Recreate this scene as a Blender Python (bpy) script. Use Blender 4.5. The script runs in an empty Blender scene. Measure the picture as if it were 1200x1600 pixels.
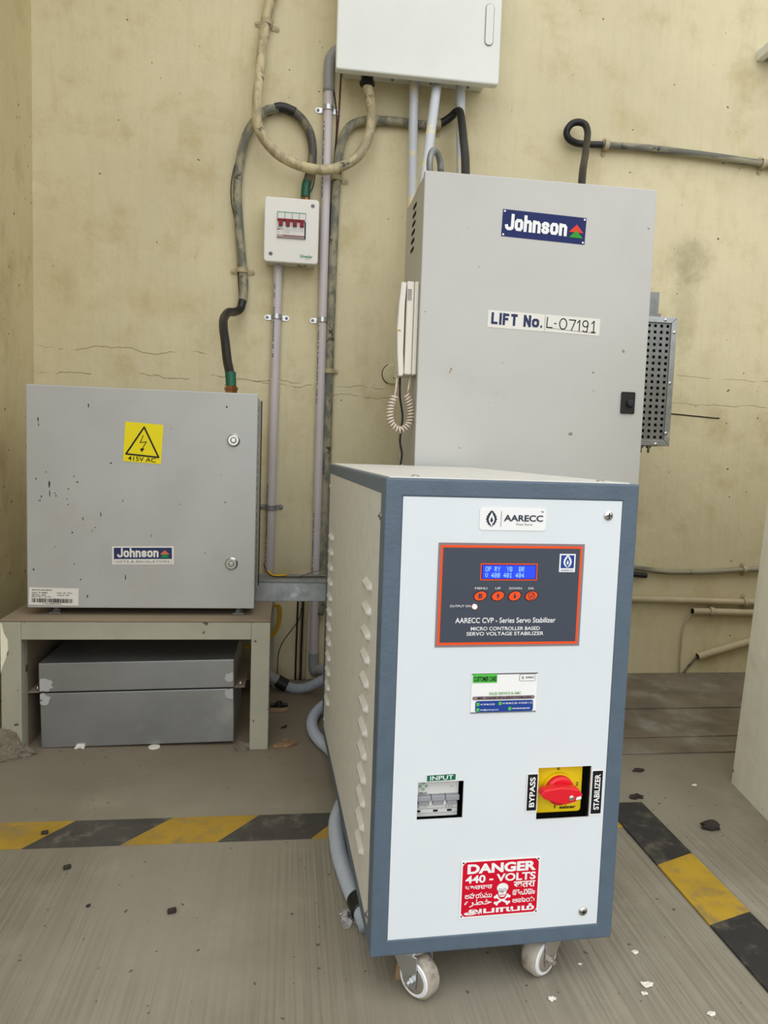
import bpy, bmesh, math, random
from mathutils import Vector, Matrix
random.seed(7)
PI = math.pi

# ------------------------------------------------------------------ camera
F_PX = 1126.79
CAM = Vector((-0.07707, -2.02908, 0.65799))
YAW, PITCH, ROLL = 0.129224, 0.083983, 0.033435
cy_, sy_, cp_, sp_ = math.cos(YAW), math.sin(YAW), math.cos(PITCH), math.sin(PITCH)
FW = Vector((sy_*cp_, cy_*cp_, -sp_)); R0 = Vector((cy_, -sy_, 0)); U0 = R0.cross(FW)
RT = R0*math.cos(ROLL) + U0*math.sin(ROLL); UP = -R0*math.sin(ROLL) + U0*math.cos(ROLL)
cd = bpy.data.cameras.new('camera'); cam = bpy.data.objects.new('camera', cd)
bpy.context.scene.collection.objects.link(cam)
cam.matrix_world = Matrix(((RT.x, UP.x, -FW.x, CAM.x), (RT.y, UP.y, -FW.y, CAM.y), (RT.z, UP.z, -FW.z, CAM.z), (0, 0, 0, 1)))
cd.sensor_fit = 'VERTICAL'; cd.sensor_height = 36.0; cd.sensor_width = 27.0
cd.lens = F_PX/1600*36.0; cd.clip_start = 0.02
SC = bpy.context.scene; SC.camera = cam
# ------------------------------------------------------------------ light
SC.view_settings.view_transform = 'Standard'; SC.view_settings.look = 'None'
SC.view_settings.gamma = 1; SC.view_settings.exposure = -0.68
SC.view_settings.use_curve_mapping = False
SKY_LOW, SKY_HIGH = 0.5, 3.6
wd = bpy.data.worlds.new('sky'); SC.world = wd; wd.use_nodes = True
bg = wd.node_tree.nodes['Background']
# overcast daylight: sky brightest high in front, dimmer elsewhere
_t = wd.node_tree; _g = _t.nodes.new('ShaderNodeTexCoord'); _d = _t.nodes.new('ShaderNodeVectorMath'); _d.operation = 'DOT_PRODUCT'
_d.inputs[1].default_value = Vector((-0.08, -0.66, 0.75)).normalized(); _t.links.new(_g.outputs['Generated'], _d.inputs[0])
_r = _t.nodes.new('ShaderNodeMapRange'); _r.interpolation_type = 'SMOOTHSTEP'; _t.links.new(_d.outputs['Value'], _r.inputs[0])
_r.inputs[1].default_value = 0.1; _r.inputs[2].default_value = 1.0; _r.inputs[3].default_value = SKY_LOW; _r.inputs[4].default_value = SKY_HIGH
bg.inputs[0].default_value = (0.96, 0.98, 1.0, 1); _t.links.new(_r.outputs[0], bg.inputs[1])

# measured points of the place: pixel ray met with a plane y = const or z = const
def ray(px, py): return RT*((px-600)/F_PX) - UP*((py-800)/F_PX) + FW
def W(px, py, y=0.0):
    d = ray(px, py); return CAM + d*((y-CAM.y)/d.y)
def G(px, py, z=0.0):
    d = ray(px, py); return CAM + d*((z-CAM.z)/d.z)
def X(px, py, x):
    d = ray(px, py); return CAM + d*((x-CAM.x)/d.x)

# ------------------------------------------------------------------ materials
def lin(c):
    r = []
    for v in c[:3]:
        v /= 255.0
        r.append(v/12.92 if v <= 0.04045 else ((v+0.055)/1.055)**2.4)
    return (*r, 1)
class N:
    def __init__(s, name):
        s.m = bpy.data.materials.new(name); s.m.use_nodes = True
        s.t = s.m.node_tree; s.b = s.t.nodes['Principled BSDF']
        s.co = s.t.nodes.new('ShaderNodeTexCoord').outputs['Object']
    def new(s, k, **kw):
        n = s.t.nodes.new('ShaderNode'+k)
        for a, v in kw.items(): setattr(n, a, v)
        return n
    def put(s, sock, v):
        if isinstance(v, bpy.types.NodeSocket): s.t.links.new(v, sock)
        else: sock.default_value = v
    def math(s, op, a, b=0.0, c=None, clamp=False):
        n = s.new('Math', operation=op, use_clamp=clamp)
        s.put(n.inputs[0], a); s.put(n.inputs[1], b)
        if c is not None: s.put(n.inputs[2], c)
        return n.outputs[0]
    def mapping(s, scale=(1, 1, 1), loc=(0, 0, 0), rot=(0, 0, 0)):
        n = s.new('Mapping'); s.put(n.inputs['Vector'], s.co)
        n.inputs['Scale'].default_value = scale; n.inputs['Location'].default_value = loc; n.inputs['Rotation'].default_value = rot
        return n.outputs[0]
    def noise(s, scale, detail=4, rough=0.55, vec=None, dist=0.0):
        n = s.new('TexNoise'); s.put(n.inputs['Vector'], vec or s.co)
        n.inputs['Scale'].default_value = scale; n.inputs['Detail'].default_value = detail
        n.inputs['Roughness'].default_value = rough; n.inputs['Distortion'].default_value = dist
        return n.outputs['Fac']
    def ramp(s, f, lo, hi):
        n = s.new('MapRange'); n.interpolation_type = 'SMOOTHSTEP'
        s.put(n.inputs[0], f); n.inputs[1].default_value = lo; n.inputs[2].default_value = hi
        return n.outputs[0]
    def mix(s, f, a, b):
        n = s.new('Mix', data_type='RGBA'); s.put(n.inputs[0], f); s.put(n.inputs[6], a); s.put(n.inputs[7], b)
        return n.outputs[2]
    def xyz(s):
        n = s.new('SeparateXYZ'); s.put(n.inputs[0], s.co); return n.outputs
    def color(s, v): s.put(s.b.inputs['Base Color'], v)
    def rough(s, v): s.put(s.b.inputs['Roughness'], v)
    def metal(s, v): s.put(s.b.inputs['Metallic'], v)
    def bump(s, h, strength=0.3, dist=0.002):
        n = s.new('Bump'); n.inputs['Strength'].default_value = strength; n.inputs['Distance'].default_value = dist
        s.put(n.inputs['Height'], h); s.t.links.new(n.outputs[0], s.b.inputs['Normal'])

def paint(name, c, rough=0.45, metal=0.0, vary=0.06, scale=6, bump=0.0, bscale=200, specks=None, grime=None):
    n = N(name); c = lin(c)
    d = tuple(max(0, v*(1-vary*3)) for v in c[:3])+(1,)
    col = n.mix(n.ramp(n.noise(scale), 0.35, 0.75), c, d) if vary else c
    if grime:
        gc, lo, hi, gs = grime
        col = n.mix(n.ramp(n.noise(gs, 6, 0.65), lo, hi), col, lin(gc))
    if specks:
        sc, lo, ss = specks
        col = n.mix(n.ramp(n.noise(ss, 2, 0.5), lo, lo+0.03), col, lin(sc))
    n.color(col); n.rough(rough); n.metal(metal)
    if bump: n.bump(n.noise(bscale, 2), bump, 0.0008)
    return n.m
def flat(name, c, rough=0.5, metal=0.0):
    n = N(name); n.color(lin(c)); n.rough(rough); n.metal(metal); n.b.inputs['Specular IOR Level'].default_value = .25; return n.m

M = {}
def wall_mat(name, base, dirt, smudges=(), cracks=()):
    n = N(name); x, y, z = n.xyz()
    big = n.noise(1.6, 5, 0.6); mid = n.noise(7, 6, 0.65)
    col = n.mix(n.ramp(big, 0.35, 0.7), lin(base), lin(tuple(int(v*0.94) for v in base)))
    col = n.mix(n.math('MULTIPLY', n.ramp(mid, 0.48, 0.74), 0.6), col, lin(dirt))
    br = n.noise(1, 4, 0.6, n.mapping((45, 45, 6)))          # brush strokes running down
    col = n.mix(n.math('MULTIPLY', n.ramp(br, 0.45, 0.8), 0.2), col, lin(dirt))
    h = n.math('ADD', n.math('MULTIPLY', br, 0.25), n.math('MULTIPLY', n.noise(22, 5, 0.6), 0.9))
    h = n.math('ADD', h, n.math('MULTIPLY', n.noise(4, 3), 1.5))
    for (cx, cz, rx, rz, amt, c) in smudges:                  # stains with a shape of their own
        dx = n.math('DIVIDE', n.math('SUBTRACT', x, cx), rx); dz = n.math('DIVIDE', n.math('SUBTRACT', z, cz), rz)
        r2 = n.math('ADD', n.math('MULTIPLY', dx, dx), n.math('MULTIPLY', dz, dz))
        g = n.ramp(n.math('ADD', r2, n.math('MULTIPLY', n.noise(30, 6, 0.7), 1.6)), 1.75, 0.5)
        col = n.mix(n.math('MULTIPLY', g, amt), col, lin(c))
    for (x0, x1, z0, amp, seed, w, deep) in cracks:           # plaster cracks and paint ridges
        nx = n.noise(9, 6, 0.65, n.mapping((1, 1, 0.15), (seed, 0, 0)))
        v = n.math('SUBTRACT', z, n.math('MULTIPLY_ADD', n.math('SUBTRACT', nx, 0.5), amp, z0))
        k = n.ramp(n.math('ABSOLUTE', v), w, w*0.3)
        inside = n.math('MULTIPLY', n.ramp(x, x0, x0+0.05), n.ramp(x, x1, x1-0.05))
        gaps = n.ramp(n.noise(14, 3, 0.5, n.mapping((1, 1, 0.3), (seed*3, 0, 0))), 0.4, 0.5)
        k = n.math('MULTIPLY', n.math('MULTIPLY', k, inside), gaps)
        col = n.mix(n.math('MULTIPLY', k, deep), col, lin((110, 92, 60)))
        h = n.math('SUBTRACT', h, n.math('MULTIPLY', k, 2.0))
    sp = n.noise(60, 1, 0.4)
    col = n.mix(n.ramp(sp, 0.765, 0.785), col, lin((104, 88, 58)))
    n.color(col); n.rough(0.72); n.bump(h, 0.6, 0.005)
    return n.m
def zc(px, py): return W(px, py).z
pw = W(1080, 390); pb = W(1085, 460)
M['wall'] = wall_mat('cream_wall_paint', (215, 204, 167), (178, 160, 110),
    smudges=[(pw.x, pw.z-0.03, 0.09, 0.09, 0.55, (128, 116, 84)), (pb.x-.03, pb.z-0.05, 0.06, 0.16, 0.35, (140, 126, 90)),
             (W(990, 200).x, W(990, 200).z, 0.10, 0.05, 0.35, (176, 160, 108)), (W(900, 240).x, W(900, 250).z, 0.10, 0.12, 0.25, (176, 160, 108)),
             (W(90, 420).x, W(90, 420).z, 0.14, 0.35, 0.25, (176, 156, 100)), (W(250, 470).x, W(250, 470).z, 0.2, 0.06, 0.25, (184, 164, 108))],
    cracks=[(-.76, -.3, zc(150, 545), .06, 1.3, .0022, .13), (-.76, -.05, zc(150, 583), .07, 4.1, .0022, .15), (-.2, .2, zc(430, 600), .05, 7.7, .0016, .12),
            (.0, .22, zc(560, 620), .05, 2.9, .0016, .16), (.85, 1.6, zc(1120, 592), .03, 5.5, .0012, .22), (.85, 1.6, zc(1120, 634), .03, 9.2, .0014, .25)])
M['wall_side'] = wall_mat('cream_side_wall_paint', (214, 200, 158), (174, 156, 104))
M['pillar'] = wall_mat('pale_pillar_paint', (245, 240, 216), (205, 200, 172))
def floor_mat():
    n = N('broomed_concrete'); x, y, z = n.xyz()
    a = n.noise(1.3, 6, 0.6); b = n.noise(8, 6, 0.7)
    col = n.mix(n.ramp(a, 0.3, 0.7), lin((150, 143, 127)), lin((122, 114, 97)))
    col = n.mix(n.math('MULTIPLY', n.ramp(b, 0.5, 0.75), 0.5), col, lin((164, 156, 138)))
    # ground turns browner towards the back wall, with a ragged edge
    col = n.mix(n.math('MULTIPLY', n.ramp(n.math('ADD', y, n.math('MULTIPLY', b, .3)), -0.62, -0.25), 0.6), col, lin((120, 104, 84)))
    st = n.noise(1, 3, 0.6, n.mapping((190, 2.2, 1), rot=(0, 0, 0.10)))
    region = n.ramp(n.noise(2.2, 2), 0.30, 0.55)
    k = n.math('MULTIPLY', n.math('MULTIPLY', n.ramp(st, 0.42, 0.66), region), n.ramp(y, -0.80, -0.93))
    col = n.mix(n.math('MULTIPLY', k, 0.34), col, lin((92, 84, 69)))
    sp = n.noise(90, 1, 0.4)
    col = n.mix(n.ramp(sp, 0.745, 0.77), col, lin((92, 84, 72)))
    h = n.math('ADD', n.math('MULTIPLY', k, -0.8), n.math('MULTIPLY', n.noise(40, 5, 0.7), 0.6))
    n.color(col); n.rough(0.8); n.bump(h, 0.4, 0.003)
    return n.m
M['floor'] = floor_mat()
M['ledge'] = paint('dusty_cement', (124, 112, 95), 0.9, vary=.12, scale=9, bump=.8, bscale=60, grime=((140, 137, 124), .48, .68, 6))
M['soffit'] = paint('ceiling_paint', (225, 220, 205), 0.9)
M['yellow_paint'] = paint('worn_yellow_paint', (178, 143, 46), 0.7, vary=.08, scale=14, bump=.4, bscale=90, grime=((140, 122, 78), .46, .70, 22))
M['black_paint'] = paint('worn_black_paint', (76, 73, 67), 0.75, vary=.08, scale=14, bump=.5, bscale=90, grime=((116, 110, 98), .5, .74, 26))
M['yellow_tread'] = paint('yellow_kerb_paint', (180, 145, 36), 0.6, vary=.07, scale=20, bump=.5, bscale=70, grime=((142, 118, 66), .46, .68, 25))
M['black_tread'] = paint('black_kerb_paint', (38, 38, 38), 0.6, vary=.1, scale=20, bump=.6, bscale=70, grime=((94, 88, 76), .50, .72, 18))
M['grey_enclosure'] = paint('grey_powder_coat', (177, 177, 174), 0.5, vary=.03, bump=.12, bscale=500, specks=((74, 68, 62), .72, 60), grime=((168, 164, 154), .55, .8, 5))
M['lift_grey'] = paint('light_grey_cabinet_paint', (193, 192, 187), 0.45, vary=.02, scale=4, grime=((184, 182, 176), .56, .8, 4), specks=((140, 130, 114), .745, 34))
M['white_cover'] = paint('white_enamel', (226, 228, 222), 0.35, vary=.015, grime=((214, 208, 192), .64, .85, 9))
M['offwhite'] = paint('offwhite_plastic', (224, 221, 214), 0.35, vary=.01)
M['phone'] = paint('ivory_plastic', (224, 219, 206), 0.4, vary=.02)
M['phone_cord'] = paint('ivory_cord', (222, 208, 190), 0.45, vary=.02)
M['panel_white'] = paint('white_powder_coat', (222, 228, 231), 0.4, vary=.01, bump=.05, bscale=600)
M['charcoal'] = paint('charcoal_hammertone', (86, 102, 117), 0.42, vary=.04, scale=30, bump=.55, bscale=210)
M['side_texture'] = paint('fine_texture_silver_grey', (220, 218, 211), 0.5, vary=.03, scale=40, bump=.45, bscale=420)
M['pvc'] = paint('lilac_grey_pvc', (198, 190, 190), 0.4, vary=.03, scale=5)
M['pvc_blue'] = paint('grey_pvc_with_cream_overpaint', (196, 200, 206), 0.4, vary=.02, grime=((220, 208, 172), .57, .60, 16))
M['pvc_dark'] = paint('mid_grey_pvc', (150, 150, 150), 0.45, vary=.03)
M['hose'] = paint('grey_corrugated_plastic', (168, 174, 182), 0.45, vary=.03)
M['painted_pipe'] = paint('wall_paint_on_pipe', (186, 172, 138), 0.6, vary=.06, scale=12, grime=((120, 100, 72), .58, .8, 10))
def cable_mat(name, a, b, c, sc=(38, 38, 20)):
    n = N(name)
    st = n.noise(1, 4, 0.6, n.mapping(sc))
    col = n.mix(n.ramp(st, 0.42, 0.6), lin(a), lin(b))
    col = n.mix(n.ramp(n.noise(26, 5, 0.7), 0.60, 0.66), col, lin(c))
    n.color(col); n.rough(0.6); n.bump(st, .3, .001); return n.m
M['cable_cream'] = cable_mat('overpainted_cream_cable', (196, 182, 142), (160, 148, 118), (70, 66, 60))
M['cable_grey'] = cable_mat('overpainted_grey_cable', (150, 144, 118), (104, 104, 94), (58, 58, 54))
M['cable_dark'] = cable_mat('scuffed_cable', (120, 112, 88), (70, 68, 60), (40, 40, 38))
M['cable_level'] = cable_mat('overpainted_level_cable', (146, 140, 116), (98, 98, 88), (58, 58, 54), (9, 70, 70))
M['black'] = paint('black_rubber', (17, 17, 18), 0.45, vary=.05)
M['wire'] = flat('dark_wire', (38, 32, 28), .5)
M['green_tape'] = paint('green_tape', (14, 96, 70), 0.4, vary=.1)
M['brass'] = paint('brass_gland', (150, 104, 64), 0.35, metal=.8)
M['zinc'] = paint('zinc_plate', (196, 198, 200), 0.3, metal=.9, vary=.04)
M['galv'] = paint('galvanised_sheet', (176, 180, 182), 0.42, metal=.75, vary=.09, scale=28, grime=((206, 208, 210), .58, .7, 18))
M['galv_dull'] = paint('dull_galvanised_sheet', (158, 160, 160), 0.42, metal=.7, vary=.05, scale=7, grime=((176, 178, 178), .55, .75, 4))
M['galv_dark'] = paint('weathered_zinc', (142, 144, 142), 0.5, metal=.55, vary=.08, scale=40)
M['sealant'] = paint('pale_sealant', (186, 186, 186), .6)
M['stand'] = paint('pale_green_chipped_paint', (172, 170, 152), 0.6, vary=.05, scale=9, bump=.4, bscale=70, specks=((86, 74, 58), .655, 40), grime=((150, 142, 120), .6, .78, 8))
M['dusty_top'] = paint('dusty_painted_top', (144, 128, 106), 0.9, vary=.08, bump=.4, bscale=80)
M['mortar'] = paint('rough_mortar', (128, 118, 102), 0.95, vary=.12, scale=30, bump=1.0, bscale=60)
M['void'] = flat('dark_interior', (16, 16, 17), .8)
M['steel'] = paint('bright_steel', (206, 204, 198), 0.25, metal=.95, vary=.05)
M['rust_steel'] = paint('rust_spotted_steel', (196, 190, 180), 0.35, metal=.7, grime=((150, 96, 60), .58, .7, 60))
M['nylon'] = paint('white_nylon', (226, 226, 228), 0.45, vary=.02)
M['tread'] = paint('dirty_nylon_tread', (168, 160, 146), 0.7, vary=.08, scale=60, grime=((120, 104, 84), .5, .7, 60))
M['white'] = flat('white_print', (240, 240, 238), .45)
M['paper'] = paint('paper_sticker', (228, 225, 216), .5, vary=.02)
M['navy'] = flat('navy_print', (12, 30, 92), .4)
M['navy_dim'] = flat('dark_navy_print', (40, 50, 92), .45)
M['ink'] = flat('black_print', (22, 22, 26), .45)
M['grey_ink'] = flat('grey_print', (120, 118, 120), .5)
M['slate'] = flat('slate_overlay', (70, 76, 88), .33)
M['slate_ink'] = flat('slate_print', (46, 52, 66), .4)
M['orange'] = flat('orange_print', (240, 84, 36), .4)
M['red'] = flat('red_print', (206, 10, 44), .35)
M['logo_red'] = flat('logo_red', (222, 58, 34), .4)
M['logo_green'] = flat('logo_green', (40, 150, 36), .4)
M['logo_rust'] = flat('logo_rust', (206, 110, 76), .45)
M['logo_teal'] = flat('logo_teal_green', (24, 140, 76), .45)
M['dark_red'] = flat('dark_red_plastic', (132, 14, 26), .4)
M['red_plastic'] = paint('red_plastic', (224, 22, 40), .35, vary=.03)
M['yellow_plastic'] = paint('yellow_plastic', (236, 204, 12), .4, vary=.02)
M['yellow_print'] = flat('yellow_print', (232, 214, 8), .35)
M['green_print'] = flat('green_print', (14, 104, 74), .4)
M['leaf_green'] = flat('leaf_green_print', (84, 190, 74), .4)
M['pale_green'] = flat('pale_green_print', (120, 170, 100), .5)
M['blue_print'] = flat('blue_print', (34, 66, 146), .4)
M['mauve'] = flat('mauve_print', (140, 124, 126), .5)
M['breaker'] = paint('breaker_plastic', (214, 214, 210), .4, vary=.01)
M['toggle'] = paint('grey_toggle_plastic', (150, 152, 156), .4, vary=.02)
M['yellow_wire'] = flat('yellow_wire', (206, 160, 26), .45)
M['wood'] = paint('split_wood', (164, 132, 98), .8, vary=.15, scale=40)
M['bark'] = paint('dark_bark', (54, 46, 40), .9, vary=.15, scale=60, bump=.6)
M['chalk'] = paint('white_chalk', (226, 222, 210), .8, vary=.03)
M['film'] = None
def film():
    n = N('clear_plastic_film'); n.color((.9, .9, .9, 1)); n.rough(.15); n.b.inputs['Transmission Weight'].default_value = .9
    n.b.inputs['IOR'].default_value = 1.3; return n.m
M['film'] = film()
def glow(name, c, s):
    n = N(name); n.color(lin(c)); n.b.inputs['Emission Color'].default_value = lin(c); n.b.inputs['Emission Strength'].default_value = s; return n.m
M['lcd'] = glow('blue_backlit_screen', (20, 60, 240), .9)
M['lcd_text'] = glow('lit_screen_characters', (150, 196, 255), .9)
M['led'] = glow('lit_red_lamp', (255, 190, 170), 2.2)

# ------------------------------------------------------------------ mesh helpers
COL = SC.collection
class MB:
    def __init__(s): s.bm = bmesh.new()
    def _add(s, t, mi, mat=None, smooth=False):
        if mat is not None: t.transform(mat)
        for f in t.faces: f.material_index = mi; f.smooth = smooth
        me = bpy.data.meshes.new('tmp'); t.to_mesh(me); t.free(); s.bm.from_mesh(me); bpy.data.meshes.remove(me)
        return s
    def box(s, x0, x1, y0, y1, z0, z1, bev=0.0, mi=0, seg=2, mat=None):
        t = bmesh.new(); bmesh.ops.create_cube(t, size=1)
        for v in t.verts:
            v.co = Vector(((x0+x1)/2+v.co.x*(x1-x0), (y0+y1)/2+v.co.y*(y1-y0), (z0+z1)/2+v.co.z*(z1-z0)))
        if bev: bmesh.ops.bevel(t, geom=list(t.edges), offset=bev, segments=seg, affect='EDGES', profile=.5)
        return s._add(t, mi, mat)
    def rbox(s, x0, x1, y0, y1, z0, z1, r, ax='y', bev=0.0, mi=0, seg=5, mat=None):
        """box with rounded outline seen along one axis"""
        a = {'y': (x0, x1, z0, z1), 'x': (y0, y1, z0, z1), 'z': (x0, x1, y0, y1)}[ax]
        pts = rrect(*a, r, seg)
        d = {'y': (y0, y1), 'x': (x0, x1), 'z': (z0, z1)}[ax]
        return s.prism(pts, d[0], d[1], ax, bev, mi, mat)
    def prism(s, pts, d0, d1, ax='y', bev=0.0, mi=0, mat=None):
        f = {'y': lambda p, d: (p[0], d, p[1]), 'x': lambda p, d: (d, p[0], p[1]), 'z': lambda p, d: (p[0], p[1], d)}[ax]
        t = bmesh.new(); A = [t.verts.new(f(p, d0)) for p in pts]; B = [t.verts.new(f(p, d1)) for p in pts]
        n = len(pts); e = []
        f1 = t.faces.new(A); f2 = t.faces.new(B[::-1])
        for i in range(n): t.faces.new((A[i], B[i], B[(i+1) % n], A[(i+1) % n]))
        bmesh.ops.recalc_face_normals(t, faces=t.faces)
        if bev: bmesh.ops.bevel(t, geom=list(f1.edges)+list(f2.edges), offset=bev, segments=2, affect='EDGES', profile=.5)
        return s._add(t, mi, mat)
    def cyl(s, p0, p1, r0, r1=None, seg=20, mi=0, smooth=True):
        return s.lathe(p0, p1, [(0, r0), (1, r0 if r1 is None else r1)], seg, mi, smooth)
    def lathe(s, p0, p1, prof, seg=24, mi=0, smooth=True):
        """profile of (fraction along axis, radius); ends capped; flat-shaded caps"""
        p0, p1 = Vector(p0), Vector(p1); d = p1-p0; L = d.length; z = d.normalized()
        x = z.orthogonal().normalized(); y = z.cross(x); t = bmesh.new(); rings = []
        for (u, r) in prof:
            rings.append([t.verts.new(p0+z*(u*L)+(x*math.cos(a)+y*math.sin(a))*max(r, 1e-6)) for a in [2*PI*i/seg for i in range(seg)]])
        sides = []
        for A, B in zip(rings, rings[1:]):
            for i in range(seg): sides.append(t.faces.new((A[i], A[(i+1) % seg], B[(i+1) % seg], B[i])))
        caps = [t.faces.new(rings[0][::-1]), t.faces.new(rings[-1])]
        bmesh.ops.recalc_face_normals(t, faces=t.faces)
        for f in t.faces: f.smooth = smooth
        for f in caps: f.smooth = False
        for e in t.edges:
            if len(e.link_faces) == 2 and e.calc_face_angle(0) > .6: e.smooth = False
        for f in t.faces: f.material_index = mi
        me = bpy.data.meshes.new('tmp'); t.to_mesh(me); t.free(); s.bm.from_mesh(me); bpy.data.meshes.remove(me)
        return s
    def tube(s, pts, r, seg=12, mi=0, spline=True, step=8, rf=None, n=None):
        P = catmull(pts, step) if spline else [Vector(p) for p in pts]
        if n: P = resample(P, n)
        t = bmesh.new(); rings = []; T = [(P[min(i+1, len(P)-1)]-P[max(i-1, 0)]).normalized() for i in range(len(P))]
        x = T[0].orthogonal().normalized(); L = 0
        for i, p in enumerate(P):
            if i: L += (P[i]-P[i-1]).length
            x = (x-T[i]*x.dot(T[i])).normalized(); y = T[i].cross(x)
            rr = rf(L) if rf else r
            rings.append([t.verts.new(p+(x*math.cos(a)+y*math.sin(a))*rr) for a in [2*PI*k/seg for k in range(seg)]])
        for A, B in zip(rings, rings[1:]):
            for i in range(seg): t.faces.new((A[i], A[(i+1) % seg], B[(i+1) % seg], B[i]))
        t.faces.new(rings[0][::-1]); t.faces.new(rings[-1])
        bmesh.ops.recalc_face_normals(t, faces=t.faces)
        return s._add(t, mi, None, True)
    def blob(s, c, rx, ry, rz, amp=.25, mi=0, sub=3, seed=0, jit=0.0):
        t = bmesh.new(); bmesh.ops.create_icosphere(t, subdivisions=sub, radius=1)
        rnd = random.Random(seed); ph = [(rnd.uniform(1, 4), rnd.uniform(1, 4), rnd.uniform(1, 4), rnd.uniform(0, 6)) for _ in range(7)]
        for v in t.verts:
            k = 1+amp*sum(math.sin(a*v.co.x*2+b*v.co.y*2+c2*v.co.z*2+d) for a, b, c2, d in ph)/3.5+rnd.uniform(-jit, jit)
            v.co = Vector((c[0]+v.co.x*rx*k, c[1]+v.co.y*ry*k, max(0.0002, c[2]+v.co.z*rz*k)))
        return s._add(t, mi, None, False)
    def build(s, name, mats, parent=None):
        me = bpy.data.meshes.new(name); s.bm.to_mesh(me); s.bm.free()
        for m in (mats if isinstance(mats, (list, tuple)) else [mats]): me.materials.append(M[m] if isinstance(m, str) else m)
        o = bpy.data.objects.new(name, me); COL.objects.link(o)
        if parent: o.parent = parent
        return o
def catmull(pts, step=8):
    p = [Vector(q) for q in pts]
    if len(p) < 3: return p
    p = [p[0]*2-p[1]]+p+[p[-1]*2-p[-2]]; out = []
    for i in range(1, len(p)-2):
        a, b, c, d = p[i-1:i+3]
        for k in range(step):
            t = k/step
            out.append(.5*((2*b)+(c-a)*t+(2*a-5*b+4*c-d)*t*t+(3*b-a-3*c+d)*t**3))
    out.append(p[-2]); return out
def resample(P, n):
    L = [0]
    for a, b in zip(P, P[1:]): L.append(L[-1]+(b-a).length)
    out = []; j = 0
    for i in range(n):
        s = L[-1]*i/(n-1)
        while j < len(L)-2 and L[j+1] < s: j += 1
        f = (s-L[j])/max(1e-9, L[j+1]-L[j]); out.append(P[j].lerp(P[j+1], min(1, f)))
    return out
def rrect(x0, x1, y0, y1, r, seg=5):
    pts = []; r = min(r, abs(x1-x0)*.499, abs(y1-y0)*.499)
    for cx, cy, a0 in ((x1-r, y1-r, 0), (x0+r, y1-r, PI/2), (x0+r, y0+r, PI), (x1-r, y0+r, 3*PI/2)):
        for k in range(seg+1):
            a = a0+PI/2*k/seg; pts.append((cx+r*math.cos(a), cy+r*math.sin(a)))
    return pts
def circ(cx, cy, rx, ry=None, n=28, a0=0, a1=2*PI):
    ry = rx if ry is None else ry
    full = abs(a1-a0-2*PI) < 1e-6
    return [(cx+rx*math.cos(a0+(a1-a0)*k/(n if full else n-1)), cy+ry*math.sin(a0+(a1-a0)*k/(n if full else n-1))) for k in range(n)]
_tc = {}
def text2d(body, bold=0.0, shear=0.0):
    key = (body, bold, shear)
    if key not in _tc:
        cu = bpy.data.curves.new('txt', 'FONT'); cu.body = body; cu.size = 1; cu.offset = bold; cu.shear = shear
        cu.resolution_u = 4; cu.fill_mode = 'FRONT'
        o = bpy.data.objects.new('txt', cu); COL.objects.link(o)
        me = bpy.data.meshes.new_from_object(o.evaluated_get(bpy.context.evaluated_depsgraph_get()))
        V = [(v.co.x, v.co.y) for v in me.vertices]; Fs = [tuple(p.vertices) for p in me.polygons]
        bpy.data.objects.remove(o); bpy.data.curves.remove(cu); bpy.data.meshes.remove(me)
        xs = [v[0] for v in V] or [0, 1]; ys = [v[1] for v in V] or [0, 1]
        w = max(1e-6, max(xs)-min(xs)); h = max(1e-6, max(ys)-min(ys))
        _tc[key] = ([((x-min(xs))/w, (y-min(ys))/h) for x, y in V], Fs, w/h)
    return _tc[key]
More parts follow.
